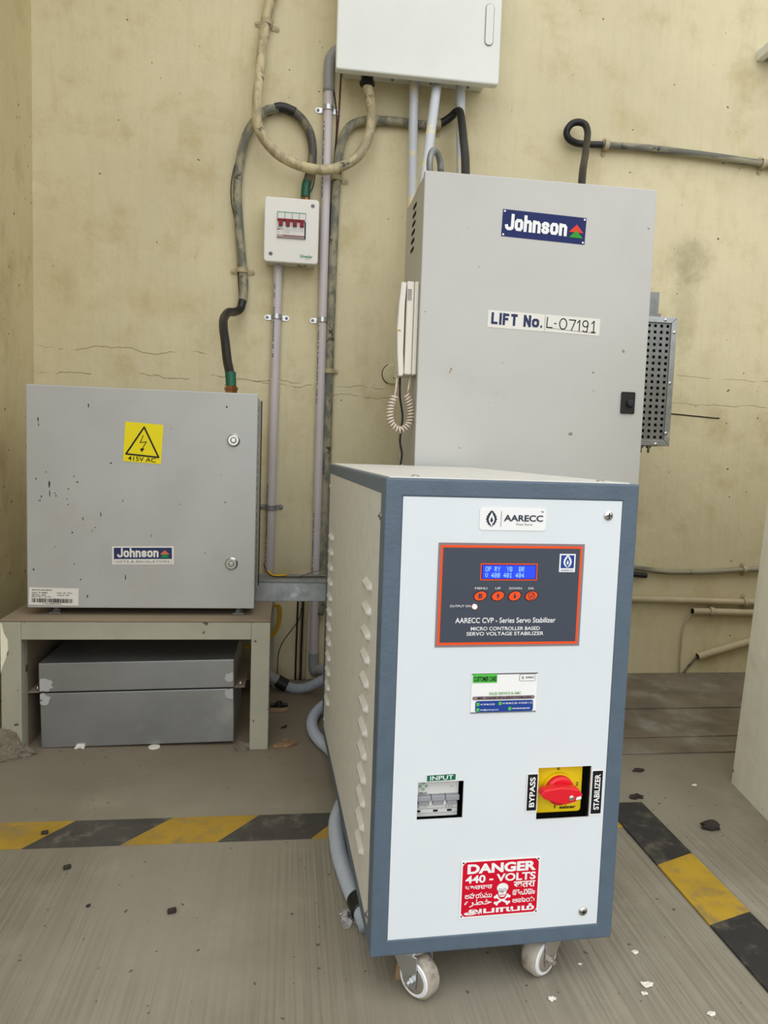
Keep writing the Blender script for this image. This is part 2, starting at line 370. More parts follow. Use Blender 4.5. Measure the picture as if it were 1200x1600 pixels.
class Decal:
    """thin printed thing on a plane: o + s*S + t*T, layers stacked along the normal Nn; s,t run 0..1 over w,h; t points up"""
    EPS = 0.00022
    def __init__(s, o, S, T, w, h):
        s.o, s.S, s.T = Vector(o), Vector(S).normalized(), Vector(T).normalized()
        s.N = s.S.cross(s.T).normalized(); s.w, s.h = w, h; s.bm = bmesh.new(); s.mats = []; s.k = 0
    def mi(s, m):
        if m not in s.mats: s.mats.append(m)
        return s.mats.index(m)
    def P(s, a, b, lay): return s.o+s.S*(a*s.w)+s.T*(b*s.h)+s.N*(s.EPS*lay)
    def poly(s, pts, m, lay=2):
        f = s.bm.faces.new([s.bm.verts.new(s.P(a, b, lay)) for a, b in pts]); f.material_index = s.mi(m); return s
    def rect(s, a0, b0, a1, b1, m, lay=2): return s.poly([(a0, b0), (a1, b0), (a1, b1), (a0, b1)], m, lay)
    def base(s, m, pts=None, lay=1, low=-0.5):
        pts = pts or [(0, 0), (1, 0), (1, 1), (0, 1)]
        s.poly(pts, m, lay)
        A = [s.bm.verts.new(s.P(a, b, lay)) for a, b in pts]; B = [s.bm.verts.new(s.P(a, b, low)) for a, b in pts]
        for i in range(len(pts)):
            f = s.bm.faces.new((A[i], B[i], B[(i+1) % len(pts)], A[(i+1) % len(pts)])); f.material_index = s.mi(m)
        return s
    def rr(s, a0, b0, a1, b1, r, m, lay=2):   # rounded rectangle, r in metres
        rw = rrect(a0*s.w, a1*s.w, b0*s.h, b1*s.h, r, 4); return s.poly([(x/s.w, y/s.h) for x, y in rw], m, lay)
    def stroke(s, pts, wd, m, lay=3):         # polyline with width in metres
        for (a, b), (c, d) in zip(pts, pts[1:]):
            s.k = (s.k+1) % 12
            p = Vector((a*s.w, b*s.h)); q = Vector((c*s.w, d*s.h)); t = (q-p); n = Vector((-t.y, t.x)).normalized()*wd/2; e = t.normalized()*wd*.3
            s.poly([((v.x)/s.w, (v.y)/s.h) for v in (p-n-e, q-n+e, q+n+e, p+n-e)], m, lay+s.k*.06)
        return s
    def text(s, body, a0, b0, a1, b1, m, lay=3, bold=0.0, rot=0, shear=0.0):
        V, Fs, asp = text2d(body, bold, shear); mi = s.mi(m); vs = []
        for x, y in V:
            if rot == 90: x, y = 1-y, x
            vs.append(s.bm.verts.new(s.P(a0+x*(a1-a0), b0+y*(b1-b0), lay)))
        for f in Fs:
            try:
                q = s.bm.faces.new([vs[i] for i in f]); q.material_index = mi
            except ValueError: pass
        return s
    def build(s, name, parent=None):
        me = bpy.data.meshes.new(name); s.bm.normal_update(); s.bm.to_mesh(me); s.bm.free()
        for m in s.mats: me.materials.append(M[m])
        o = bpy.data.objects.new(name, me); COL.objects.link(o)
        if parent: o.parent = parent
        return o
GL = {'J': (.42, [[(0, .27), (.03, .14), (.12, .07), (.28, .07), (.39, .13), (.42, .27), (.42, 1)]]),
 'o': (.38, [[(0, .2), (0, .55), (.08, .66), (.30, .66), (.38, .55), (.38, .2), (.30, .08), (.08, .08), (0, .2), (0, .3)]]),
 'h': (.36, [[(0, .02), (0, 1)], [(0, .52), (.10, .65), (.28, .65), (.36, .55), (.36, .02)]]),
 'n': (.36, [[(0, .02), (0, .72)], [(0, .52), (.10, .65), (.28, .65), (.36, .55), (.36, .02)]]),
 's': (.36, [[(.35, .50), (.33, .61), (.25, .66), (.11, .66), (.02, .58), (.02, .48), (.09, .41), (.28, .33), (.35, .26), (.35, .17), (.27, .08), (.10, .08), (.02, .14), (0, .25)]]),
 'L': (.36, [[(0, 1), (0, .07), (.36, .07)]]), 'I': (0, [[(0, 0), (0, 1)]]), 'F': (.34, [[(0, 0), (0, 1)], [(0, .93), (.34, .93)], [(0, .52), (.28, .52)]]),
 'T': (.40, [[(.2, 0), (.2, 1)], [(0, .93), (.40, .93)]]), 'N': (.40, [[(0, 0), (0, 1)], [(0, .98), (.40, .02)], [(.40, 0), (.40, 1)]]), '.': (.02, [[(0, .06), (.02, .06)]]), ' ': (.10, [])}
def stroke_word(d, word, a0, b0, a1, b1, m, th, lay=3, gap=.27):
    """condensed heavy lettering; th is the stem width as a fraction of the letter height"""
    tot = sum(GL[c][0] for c in word)+gap*(len(word)-1); H = (b1-b0)*d.h; x = 0; w = th*H
    fx = ((a1-a0)*d.w-w)/tot
    for c in word:
        for pl in GL[c][1]: d.stroke([(a0+(w/2+(x+px)*fx)/d.w, b0+(w*.2+py*(H-w*.4))/d.h) for px, py in pl], w, m, lay)
        x += GL[c][0]+gap
DOT = {'O': '01110 10001 10001 10001 10001 10001 01110', '0': '01110 10001 10011 10101 11001 10001 01110', 'P': '11110 10001 10001 11110 10000 10000 10000', 'R': '11110 10001 10001 11110 10100 10010 10001',
 'Y': '10001 10001 01010 00100 00100 00100 00100', 'B': '11110 10001 10001 11110 10001 10001 11110', 'V': '10001 10001 10001 10001 10001 01010 00100', '1': '00100 01100 00100 00100 00100 00100 01110', '4': '00010 00110 01010 10010 11111 00010 00010'}
def dot_char(d, ch, a0, b0, a1, b1, m, lay):
    for r, row in enumerate(DOT[ch].split()):
        for c, v in enumerate(row):
            if v == '1':
                x = a0+(a1-a0)*c/5; y = b1-(b1-b0)*(r+1)/7; d.rect(x, y, x+(a1-a0)/5*.96, y+(b1-b0)/7*.96, m, lay)
def decal_px(TL, TR, BL, y, lift=0.0004):
    """decal on a wall-parallel plane y, from its measured corners"""
    a, b, c = W(*TL, y), W(*TR, y), W(*BL, y)
    S = (b-a).normalized(); Nn = Vector((0, -1, 0)); T = Nn.cross(S)
    h = abs((a-c).dot(T)); w = (b-a).length
    return Decal(a-T*h+Nn*lift, S, T, w, h)
def thing(name, label, cat, loc=(0, 0, 0), rz=0.0, group=None):
    o = bpy.data.objects.new(name, None); COL.objects.link(o); o.location = loc; o.rotation_euler = (0, 0, rz); o.empty_display_size = .05
    return tag(o, label, cat, group)
def tag(o, label, cat, group=None):
    o['label'] = label; o['category'] = cat
    if group: o['group'] = group
    return o
def struct(name, mb, m):
    o = mb.build(name, m); o['kind'] = 'structure'; return o

# ------------------------------------------------------------------ setting
XL = -0.757
struct('floor', MB().box(-4, 5, -7, 0.1, -.1, 0), 'floor')
struct('wall_back', MB().box(XL-.15, 3.2, 0, .15, 0, 3.6), 'wall')
struct('wall_left', MB().box(XL-.15, XL, -1.7, 0, 0, 3.6), 'wall_side')
struct('ceiling', MB().box(XL-.15, 3.2, -.6, .15, 3.6, 3.75), 'soffit')
# low battered wall on the right: its left end face leans back slightly
def pillar():
    b = MB(); t = bmesh.new()
    base = [(.8398, -.6878), (.765, -1.12), (3.2, -1.12), (3.2, -.6878)]  # unseen length and low top are shaped to shade the recess behind
    H = 1.05; A = [t.verts.new((x, y, 0)) for x, y in base]
    B = [t.verts.new((x+(.058 if x < 2 else 0), y, H)) for x, y in base]
    t.faces.new(A); t.faces.new(B)
    for i in range(4): t.faces.new((A[i], A[(i+1) % 4], B[(i+1) % 4], B[i]))
    bmesh.ops.recalc_face_normals(t, faces=t.faces)
    bmesh.ops.bevel(t, geom=[e for e in t.edges if abs(e.verts[0].co.z-e.verts[1].co.z) > .5], offset=.008, segments=2, affect='EDGES')
    return b._add(t, 0)
struct('wall_right', pillar(), 'pillar')
# low cement ledge in the recess behind the pillar
lg = MB().box(.5, 1.6, -.5519, 0, 0, .0045, .0015).box(.5, 1.6, -.4707, 0, .0045, .008, .0012).box(.5, 1.6, -.2933, 0, .008, .012, .002)
struct('trim_1', lg, 'ledge')

# painted hazard stripe running along the left, black and yellow
def stripe_left():
    b = MB(); y0, y1 = -.8551, -.771
    def xx(px, py): return G(px, py).x
    cuts = [(-.9, -.9), (xx(-85, 1325), xx(0, 1287)), (xx(35, 1325), xx(118, 1284)), (xx(188, 1321), xx(270, 1279)), (xx(340, 1317), xx(405, 1276)), (xx(487, 1312), xx(540, 1273)), (.12, .19), (.29, .36), (.604, .604)]
    cols = [1, 0, 1, 0, 1, 0, 1, 0] # start black
    cols = [0, 1, 0, 1, 0, 1, 0, 1]
    for i, ((a, b2), (c, d)) in enumerate(zip(cuts, cuts[1:])):
        k = (i % 2)
        b.prism([(a, y0), (c, y0), (d, y1), (b2, y1)], 0.0003, .0012, 'z', mi=1-k)
    return b.build('hazard_stripe', ['yellow_paint', 'black_paint'])
tag(stripe_left(), 'slanted black and yellow hazard stripe painted across the floor in front of the green stand', 'floor marking')
def stripe_right():
    b = MB(); x0, x1 = .527, .604
    ys = [-.771, G(1050, 1345).y, G(1143, 1438).y, -1.9]
    sl = [0, .015, .012, 0]
    for i in range(3):
        b.prism([(x0, ys[i]-sl[i]), (x1, ys[i]+sl[i]), (x1, ys[i+1]+sl[i+1]), (x0, ys[i+1]-sl[i+1])], 0.0003, .004, 'z', bev=.0008, mi=(1 if i != 1 else 0))
    return b.build('hazard_stripe', ['yellow_tread', 'black_tread'])
tag(stripe_right(), 'thick black and yellow hazard strip running towards the viewer beside the pale pillar', 'floor marking')

# ------------------------------------------------------------------ stabilizer
SW, SD, Z0, Z1 = .306, .7085, .0606, .6287
stab = thing('servo_stabilizer', 'white and charcoal voltage stabilizer cabinet on castors in the foreground', 'stabilizer', (.02755, -1.23075, 0), .039495)
b = MB(); t_ = .0205
# front bezel ring and rear ring, each one piece, joined by four long rails
def ring_frame(b, ya, yb, bev):
    t = bmesh.new(); O = [(0, Z0), (SW, Z0), (SW, Z1), (0, Z1)]; I = [(t_, Z0+t_), (SW-t_, Z0+t_), (SW-t_, Z1-t_), (t_, Z1-t_)]
    V = {(k, l): [t.verts.new((x, y, z)) for x, z in P] for k, P in (('o', O), ('i', I)) for l, y in ((0, ya), (1, yb))}
    for i in range(4):
        j = (i+1) % 4
        for A, B in (('o', 'i'),): t.faces.new((V[A, 0][i], V[A, 0][j], V[B, 0][j], V[B, 0][i])); t.faces.new((V[A, 1][i], V[A, 1][j], V[B, 1][j], V[B, 1][i]))
        for A in 'oi': t.faces.new((V[A, 0][i], V[A, 0][j], V[A, 1][j], V[A, 1][i]))
    bmesh.ops.recalc_face_normals(t, faces=t.faces)
    ed = [e for e in t.edges if all(v in V['o', 0]+V['o', 1] for v in e.verts)]+[e for e in t.edges if all(v in V['i', 0] for v in e.verts)]
    bmesh.ops.bevel(t, geom=ed, offset=bev, segments=3, affect='EDGES', profile=.5); b._add(t, 0)
ring_frame(b, 0, .03, .0022); ring_frame(b, SD-.03, SD, .0022)
for x0, x1 in ((0, t_), (SW-t_, SW)):
    for z0, z1 in ((Z0, Z0+t_), (Z1-t_, Z1)): b.box(x0+.0002, x1-.0002, .0275, SD-.0275, z0+.0002, z1-.0002, .0022)
b.build('frame', 'charcoal', stab)
bx = MB().box(.022, SW-.022, .12, SD-.03, Z0+.02, Z0+.024).build('floor_pan', 'charcoal', stab)
# front panel with two openings
px0, px1, pz0, pz1 = .0207, .2855, .0805, .6083
BR = (.0505, .106, .227, .273); SWR = (.1985, .2665, .2195, .2845)
xs = sorted([px0, BR[0], BR[1], SWR[0], SWR[1], px1]); zs = sorted([pz0, BR[2], BR[3], SWR[2], SWR[3], pz1])
b = MB(); yf, yb = .001, .0030
# panel plate built as strips round the openings
b.box(px0, px1, yf, yb, SWR[3], pz1, 0); b.box(px0, px1, yf, yb, pz0, SWR[2], 0)
for x0, x1, z0, z1 in ((px0, BR[0], SWR[2], SWR[3]), (BR[0], BR[1], SWR[2], BR[2]), (BR[0], BR[1], BR[3], SWR[3]), (BR[1], SWR[0], SWR[2], SWR[3]), (SWR[1], px1, SWR[2], SWR[3])):
    b.box(x0, x1, yf, yb, z0, z1, 0)
fp = b.build('front_panel', 'panel_white', stab)
MB().box(px0-.004, px1+.004, .0128, .0132, pz0-.004, pz1+.004).build('panel_gap', 'void', stab) if False else None
def screw_front(x, z, par, y=.001, r=.0055):
    b = MB(); b.lathe((x, y, z), (x, y-.003, z), [(0, r), (.45, r), (.8, r*.75), (1, r*.35)], 20)
    b.box(x-r*.6, x+r*.6, y-.0032, y-.0025, z-r*.12, z+r*.12, mi=1); b.box(x-r*.12, x+r*.12, y-.0032, y-.0025, z-r*.6, z+r*.6, mi=1)
    return b.build('screw', ['steel', 'void'], par)
screw_front(.2686, .5908, fp); screw_front(.2660, .0983, fp)
# side panels with two rows of pressed louvres
def louvre_side(x, sgn, nm):
    b = MB(); b.box(min(x, x+sgn*.004), max(x, x+sgn*.004), .0165, SD-.034, Z0+.0185, Z1-.0185, .001)
    for v0, v1, za, zb in ((.080, .136, .494, .150), (.572, .630, .494, .168)):
        for k in range(12):
            z = za+(zb-za)*k/11-.006
            t = bmesh.new(); pts = rrect(v0, v1, z-.006, z+.006, .0058, 5); ring = [t.verts.new((x, p[0], p[1])) for p in pts]
            vc, zc2 = (v0+v1)/2, z
            top = [t.verts.new((x-sgn*.0055, vc+(p[0]-vc)*.86, zc2-.0012+(p[1]-zc2)*.45)) for p in pts]
            n = len(pts)
            for i in range(n): t.faces.new((ring[i], ring[(i+1) % n], top[(i+1) % n], top[i]))
            t.faces.new(top); bmesh.ops.recalc_face_normals(t, faces=t.faces); b._add(t, 0, None, True)
    return b.build(nm, 'side_texture', stab)
sl = louvre_side(.0006, 1, 'side_panel'); louvre_side(SW-.0006, -1, 'side_panel')
for v, z in ((.030, .583), (.672, .583), (.030, .095), (.672, .095)):
    b = MB().lathe((.0006, v, z), (-.002, v, z), [(0, .0048), (.5, .0048), (1, .002)], 16); b.box(-.0024, -.0018, v-.003, v+.003, z-.0006, z+.0006, mi=1)
    b.build('screw', ['steel', 'void'], sl)
MB().box(.006, SW-.006, .012, SD-.012, Z1-.006, Z1+.0012, .0008).build('top_panel', 'side_texture', stab)
tp = stab.children[-1]
for x, v in ((.04, .03), (.27, .03), (.15, .68)):
    MB().lathe((x, v, Z1+.001), (x, v, Z1+.0035), [(0, .005), (.5, .005), (1, .002)], 14).build('screw', 'steel', tp)
MB().box(.02, SW-.02, SD-.006, SD-.002, Z0+.02, Z1-.02).build('back_panel', 'panel_white', stab)
MB().box(.022, SW-.022, .060, .063, Z0+.01, Z1-.01).build('inner_plate', 'void', stab)
FS, FT = Vector((1, 0, 0)), Vector((0, 0, 1))
def fdecal(x0, x1, z0, z1, tilt=0.0, lift=0.0005):
    c, s = math.cos(tilt), math.sin(tilt)
    return Decal((x0, .001-lift, z0), (c, 0, s), (-s, 0, c), x1-x0, z1-z0)
def emblem(d, cx, cy, r, dark, light, lay=3):
    """leafy flame ring around a drop: cx,cy and r in s-units (r as fraction of width)"""
    k = d.w/d.h; pts = []
    prof = [(0, 1.25), (.16, 1.02), (.30, 1.05), (.34, .80), (.56, .72), (.54, .48), (.78, .34), (.66, .14), (.86, -.08), (.68, -.22), (.76, -.50), (.56, -.52), (.54, -.82), (.32, -.86), (.16, -1.08)]
    for x, y in prof: pts.append((cx+x*r, cy+y*r*k))
    for x, y in prof[::-1][:-1]: pts.append((cx-x*r, cy+y*r*k))
    d.poly(pts, dark, lay)
    fl = [(0, .95), (.14, .62), (.36, .22), (.44, -.12), (.36, -.46), (.18, -.72), (0, -1.1), (-.18, -.72), (-.36, -.46), (-.44, -.12), (-.36, .22), (-.14, .62)]
    d.poly([(cx+x*r, cy+y*r*k) for x, y in fl], light, lay+1)
    dr = [(0, .32), (.10, .05), (.20, -.2), (.16, -.42), (0, -.54), (-.16, -.42), (-.20, -.2), (-.10, .05)]
    d.poly([(cx+x*r, cy+y*r*k) for x, y in dr], dark, lay+2)
# name plate
d = fdecal(.1107, .1912, .5716, .5983); d.base('white', [(x/d.w, y/d.h) for x, y in rrect(0, d.w, 0, d.h, .004)])
emblem(d, .175, .50, .10, 'slate_ink', 'white'); d.rect(.315, .17, .322, .83, 'grey_ink', 3)
d.text('AARECC', .36, .40, .95, .68, 'slate_ink', 3, .025); d.text('Power Source', .55, .23, .79, .33, 'grey_ink', 3); d.text('TM', .91, .80, .955, .87, 'grey_ink', 3, .02)
d.build('name_plate', stab)
# control panel
cx0, cx1, cz0, cz1 = .0637, .2409, .4345, .5565
cpan = fdecal(cx0, cx1, cz0, cz1); cpan.base('mauve', low=-1); 
def q(px, py): return (px-92)/(898-92), 1-(py-264)/(856-264)      # crop pixels of the panel to 0..1
cpan.rect(.016, .022, .984, .978, 'orange', 2); cpan.rect(.031, .046, .969, .955, 'slate', 3)
cp = cpan.build('control_panel', stab)
def sub(fr): # frame for a sub decal lying on the control panel
    a0, b0, a1, b1 = fr
    return Decal((cx0+a0*(cx1-cx0), .001-.0005-.00022*3.5, cz0+b0*(cz1-cz0)), FS, FT, (a1-a0)*(cx1-cx0), (b1-b0)*(cz1-cz0))
d = sub((.285, .645, .675, .808)); d.base('orange'); d.rect(.02, .07, .98, .93, 'navy', 2); d.rect(.035, .11, .965, .89, 'lcd', 3)
g = ['OP RY  YB  BR', 'V 400 401 404']
for r, line in enumerate(g):
    for i, ch in enumerate(line):
        if ch != ' ':
            a = .085+i*.053; dot_char(d, ch, a, .53-r*.36, a+.042, .81-r*.36, 'lcd_text', 4)
d.build('display', cp)
for i, (nm, ax) in enumerate((('MENU', .292), ('UP', .412), ('DOWN', .527), ('OK', .643))):
    bw, bh = .092, .098; tt = .12
    d = sub((ax-bw/2, .445, ax+bw/2, .545)); el = []
    for k in range(32):
        a = 2*PI*k/32; x, y = math.cos(a), math.sin(a); el.append((.5+.5*x+.10*y, .5+.5*y))
    d.base('ink', el); d.poly([(.5+(x-.5)*.88, .5+(y-.5)*.88) for x, y in el], 'orange', 2)
    if i == 0: d.rect(.36, .28, .62, .70, 'slate_ink', 3); d.rect(.42, .36, .56, .40, 'orange', 4); d.rect(.42, .50, .56, .54, 'orange', 4)
    elif i in (1, 2):
        s_ = 1 if i == 1 else -1; y = lambda v: .5+s_*(v-.5)
        d.poly([(.46, y(.25)), (.54, y(.25)), (.54, y(.5)), (.46, y(.5))][::s_], 'slate_ink', 3); d.poly([(.38, y(.5)), (.62, y(.5)), (.5, y(.76))][::s_], 'slate_ink', 3)
    else:
        ci = circ(.5, .5, .22, .34, 20)
        for p, p2 in zip(ci, ci[1:]+ci[:1]): d.stroke([p, p2], .0006, 'slate_ink', 3)
        d.stroke([(.40, .52), (.48, .38), (.66, .74)], .0008, 'slate_ink', 3)
    o = d.build('button', cp); o['label'] = 'orange oval push button'
d = sub((.088, .30, .969, .60))
for nm, a0, a1 in (('MENU', .253, .337), ('UP', .392, .428), ('DOWN', .487, .573), ('OK', .618, .658)):
    d.text(nm, (a0-.088)/.881, .862, (a1-.088)/.881, .93, 'white', 1)
d.text('OUTPUT ON', .002, .29, .162, .36, 'white', 1); d.build('button_lettering', cp)
d = sub((.13, .10, .82, .285)); d.text('AARECC CVP - Series Servo Stabilizer', 0, .72, 1, 1.0, 'white', 1, .012)
d.text('MICRO CONTROLLER BASED', .155, .33, .845, .52, 'white', 1, .012); d.text('SERVO VOLTAGE STABILIZER', .115, .06, .885, .25, 'white', 1, .012); d.build('title_lettering', cp)
lx, lz = cx0+.256*(cx1-cx0), cz0+.392*(cz1-cz0)
b = MB().lathe((lx, .0004, lz), (lx, -.0035, lz), [(0, .0030), (.5, .0030), (.8, .0022), (1, .0008)], 16).build('indicator_lamp', 'led', cp)
d = sub((.826, .728, .938, .905)); d.base('white'); d.rect(.09, .22, .91, .93, 'blue_print', 2); emblem(d, .5, .58, .33, 'white', 'blue_print', 3); d.text('AARECC', .10, .05, .90, .15, 'blue_print', 2); d.build('logo_sticker', cp)
# customer care card
d = fdecal(.1098, .1907, .3548, .4028); d.base('white')
d.rect(0, .965, 1, 1, 'grey_ink', 2); d.rect(0, 0, 1, .03, 'grey_ink', 2); d.rect(.015, .765, .38, .985, 'leaf_green', 3); d.text('CUSTOMER CARE', .03, .80, .37, .925, 'ink', 4, .03)
d.rr(.72, .79, .97, .965, .002, 'grey_ink', 3); d.rr(.725, .80, .965, .957, .002, 'white', 4); emblem(d, .77, .875, .022, 'slate_ink', 'white', 5); d.text('AARECC', .81, .86, .955, .91, 'slate_ink', 5, .02)
d.text('SALES SERVICE & AMC', .27, .455, .755, .525, 'pale_green', 3, .02)
d.rr(.02, .335, .97, .425, .002, 'mauve', 3); d.text('MFR : ONLINE UPS & SERVO STABILIZERS', .10, .35, .92, .41, 'ink', 4, .02)
d.rr(.07, .03, .95, .31, .0025, 'blue_print', 3)
for a, bb in ((.085, .185), (.42, .195), (.085, .05), (.57, .06)): d.rr(a, bb, a+.045, bb+.085, .0006, 'leaf_green', 4)
d.text('+91 98 946 22 330', .14, .20, .36, .245, 'white', 4, .01); d.text('+91 98 948 72 330  +91 90 038 11 713', .475, .215, .94, .26, 'white', 4, .01)
d.text('sales@aareccups.com', .14, .06, .42, .11, 'white', 4, .01); d.text('www.aareccups.com', .625, .07, .90, .12, 'white', 4, .01)
d.build('customer_care_sticker', stab)
# input breaker behind its opening
brk = MB(); by = .013
brk.box(.040, .103, by+.004, by+.04, .2243, .285, .001); brk.box(.040, .103, by-.002, by+.006, .2530, .285, .001); brk.box(.040, .103, by, by+.006, .2243, .2405, .001)
br = brk.build('circuit_breaker', 'breaker', stab)
for k in range(3):
    x0 = .0515+k*.0174
    tg = MB().box(x0, x0+.0168, by-.007, by+.006, .2465, .2532, .001).box(x0+.002, x0+.0148, by-.005, by+.006, .2410, .2470, .001).build('toggle', 'toggle', br)
    if k: MB().box(x0-.0022, x0+.0014, by-.004, by+.006, .2400, .2462, .0006).build('toggle_guard', 'breaker', br)
d = Decal((.0505, by-.0022, .2538), FS, FT, .052, .0145)
for dx, dy in ((0, .30), (.07, .05), (-.07, .05), (0, -.2)):
    c = (.17+dx, .62+dy)
    for a_, b_ in ((0, .16), (.045, 0), (0, -.16), (-.045, 0)): pass
    d.poly([(c[0], c[1]+.14), (c[0]+.042, c[1]), (c[0], c[1]-.14), (c[0]-.042, c[1])], 'logo_teal', 1); d.poly([(c[0], c[1]+.07), (c[0]+.02, c[1]), (c[0], c[1]-.07), (c[0]-.02, c[1])], 'breaker', 2)
d.text('HELLO', .07, .03, .26, .17, 'ink', 1, .03); d.text('CP', .80, .55, .86, .65, 'grey_ink', 1); d.build('breaker_lettering', br)
d = Decal((.0505, by-.0002, .2245), FS, FT, .052, .0165)
d.text('063', .01, .72, .10, .88, 'grey_ink', 1); d.text('1  3  5', .18, .70, .28, .92, 'grey_ink', 1); d.text('S S S', .72, .66, .88, .86, 'grey_ink', 1)
for a in (.02, .43, .76): d.rect(a, .36, a+.11, .52, 'ink', 1)
for y in (.60, .26): d.rect(0, y, 1, y+.025, 'grey_ink', 1)
d.build('breaker_lettering', br)
# bypass switch
sw = MB(); sy0 = .013
sw.box(.185, .275, .027, .050, .205, .30, mi=1); sw.rbox(.178, .2610, sy0, sy0+.012, .2215, .310, .004, 'y', .0008)
sw_o = sw.build('changeover_switch', ['yellow_plastic', 'void'], stab)
kc = Vector((.2295, 0, .2525)); b = MB()
b.lathe((kc.x, sy0, kc.z), (kc.x, sy0-.004, kc.z), [(0, .0205), (.7, .0205), (1, .0198)], 36, mi=1)
b.lathe((kc.x, sy0-.003, kc.z), (kc.x, sy0-.011, kc.z), [(0, .0185), (.75, .0178), (1, .0155)], 36)
ang = math.radians(-3); L = .0262
hp = [(-L, -.002), (-L*.9, .0045), (-L*.4, .007), (0, .0085), (L*.45, .0075), (L*.8, .006), (L, .000), (L*.98, -.005), (L*.7, -.0095), (L*.2, -.013), (-L*.3, -.0105), (-L*.8, -.0065)]
hp = [(kc.x-.0045+x*math.cos(ang)-y*math.sin(ang), kc.z+.0045+x*math.sin(ang)+y*math.cos(ang)-.001) for x, y in hp]
b.prism(hp, sy0-.0115, sy0-.024, 'y', .0016)
kn = b.build('knob', ['red_plastic', 'yellow_plastic'], sw_o)
kx, kz = kc.x+.0075, kc.z-.0015
MB().lathe((kx, sy0-.0235, kz), (kx, sy0-.0255, kz), [(0, .0034), (.6, .0034), (1, .0016)], 16).build('screw', 'steel', kn)
Decal((kx+.0055, sy0-.0243, kz-.0028), FS, FT, .007, .005).poly([(0, 0), (1, .3), (.9, 1), (.1, .75)], 'white', 1).build('pointer_mark', kn)
d = Decal((.2005, sy0-.0003, .2215), FS, FT, .060, .058)
d.text('0', .45, .93, .50, 1.0, 'ink', 1, .02); d.text('2', .875, .57, .925, .65, 'ink', 1, .02); d.text('0', .42, .09, .46, .17, 'ink', 1, .02); d.text('salzer', .54, .075, .90, .145, 'ink', 1, .03)
d.build('switch_lettering', sw_o)
# small labels
d = fdecal(.0602, .0962, .2737, .2822, .02); d.base('white'); d.rect(.02, .08, .98, .92, 'green_print', 2); d.text('INPUT', .12, .2, .90, .80, 'white', 3, .012); d.build('input_label', stab)
for x0, x1, z0, z1, tx, nm in ((.1840, .1985, .2308, .2788, 'BYPASS', 'bypass_label'), (.2668, .2825, .2222, .2800, 'STABILIZER', 'stabilizer_label')):
    d = fdecal(x0, x1, z0, z1, lift=.0007); d.base('white'); d.rect(.08, .03, .92, .97, 'ink', 2)
    d.text(tx, .27, .12, .74, .90, 'white', 3, .025, rot=90); d.build(nm, stab)
# danger plate
d = fdecal(.1070, .2070, .1008, .1738); d.base('white')
cor = .045
pts = [(.022+cor, .03), (.978-cor, .03), (.978-cor*.4, .03+cor*.6), (.978, .03+cor*1.5), (.978, .97-cor*1.5), (.978-cor*.4, .97-cor*.6), (.978-cor, .97), (.022+cor, .97), (.022+cor*.4, .97-cor*.6), (.022, .97-cor*1.5), (.022, .03+cor*1.5), (.022+cor*.4, .03+cor*.6)]
d.poly(pts, 'red', 2)
for a in (.028, .972):
    for c in (.04, .96): d.poly(circ(a, c, .011, .015, 12), 'ink', 3)
d.text('DANGER', .08, .765, .945, .935, 'white', 3, .045); d.text('440 - VOLTS', .06, .605, .945, .74, 'white', 3, .03)
d.text('ਖਬਰਦਾਰ', .06, .475, .40, .575, 'white', 3, .02); d.text('खतरा', .67, .475, .945, .585, 'white', 3, .025)
d.text('అపాయము', .06, .34, .40, .44, 'white', 3, .015); d.text('അപായം', .66, .345, .945, .445, 'white', 3, .02)
d.text('\uFBA6\uFEAE\uFEC4\uFEA7', .06, .19, .40, .33, 'white', 3, .015); d.text('ಅಪಾಯ', .66, .215, .945, .31, 'white', 3, .015)
d.text('அபாயம்', .06, .05, .945, .185, 'white', 3, .04)
k = d.w/d.h
for s_ in (1, -1):
    d.stroke([(.53-s_*.075, .225), (.53+s_*.075, .345)], .0030, 'white', 3)
    for e in (-1, 1):
        ex, ey = .53+e*s_*.078, .285+e*.062
        for ox, oy in ((.012, -.010), (-.010, .014)): d.poly(circ(ex+ox*s_, ey+oy*1, .016, .018*k, 12), 'white', 3.2)
d.poly(circ(.53, .345, .045, .035*k, 18), 'red', 3.5)
d.poly(circ(.53, .495, .072, .060*k, 24), 'white', 4); d.poly([(.475, .455), (.585, .455), (.575, .375), (.555, .335), (.505, .335), (.485, .375)], 'white', 4)
for s_ in (1, -1): d.poly(circ(.53+s_*.028, .462, .019, .017*k, 14), 'slate_ink', 5); d.poly(circ(.53+s_*.028, .462, .014, .0125*k, 14), 'white', 5.5)
d.poly([(.519, .412), (.541, .412), (.53, .437)], 'slate_ink', 5); d.rect(.497, .358, .563, .380, 'red', 5); d.rect(.502, .365, .558, .373, 'white', 5.5)
d.build('danger_sign', stab)
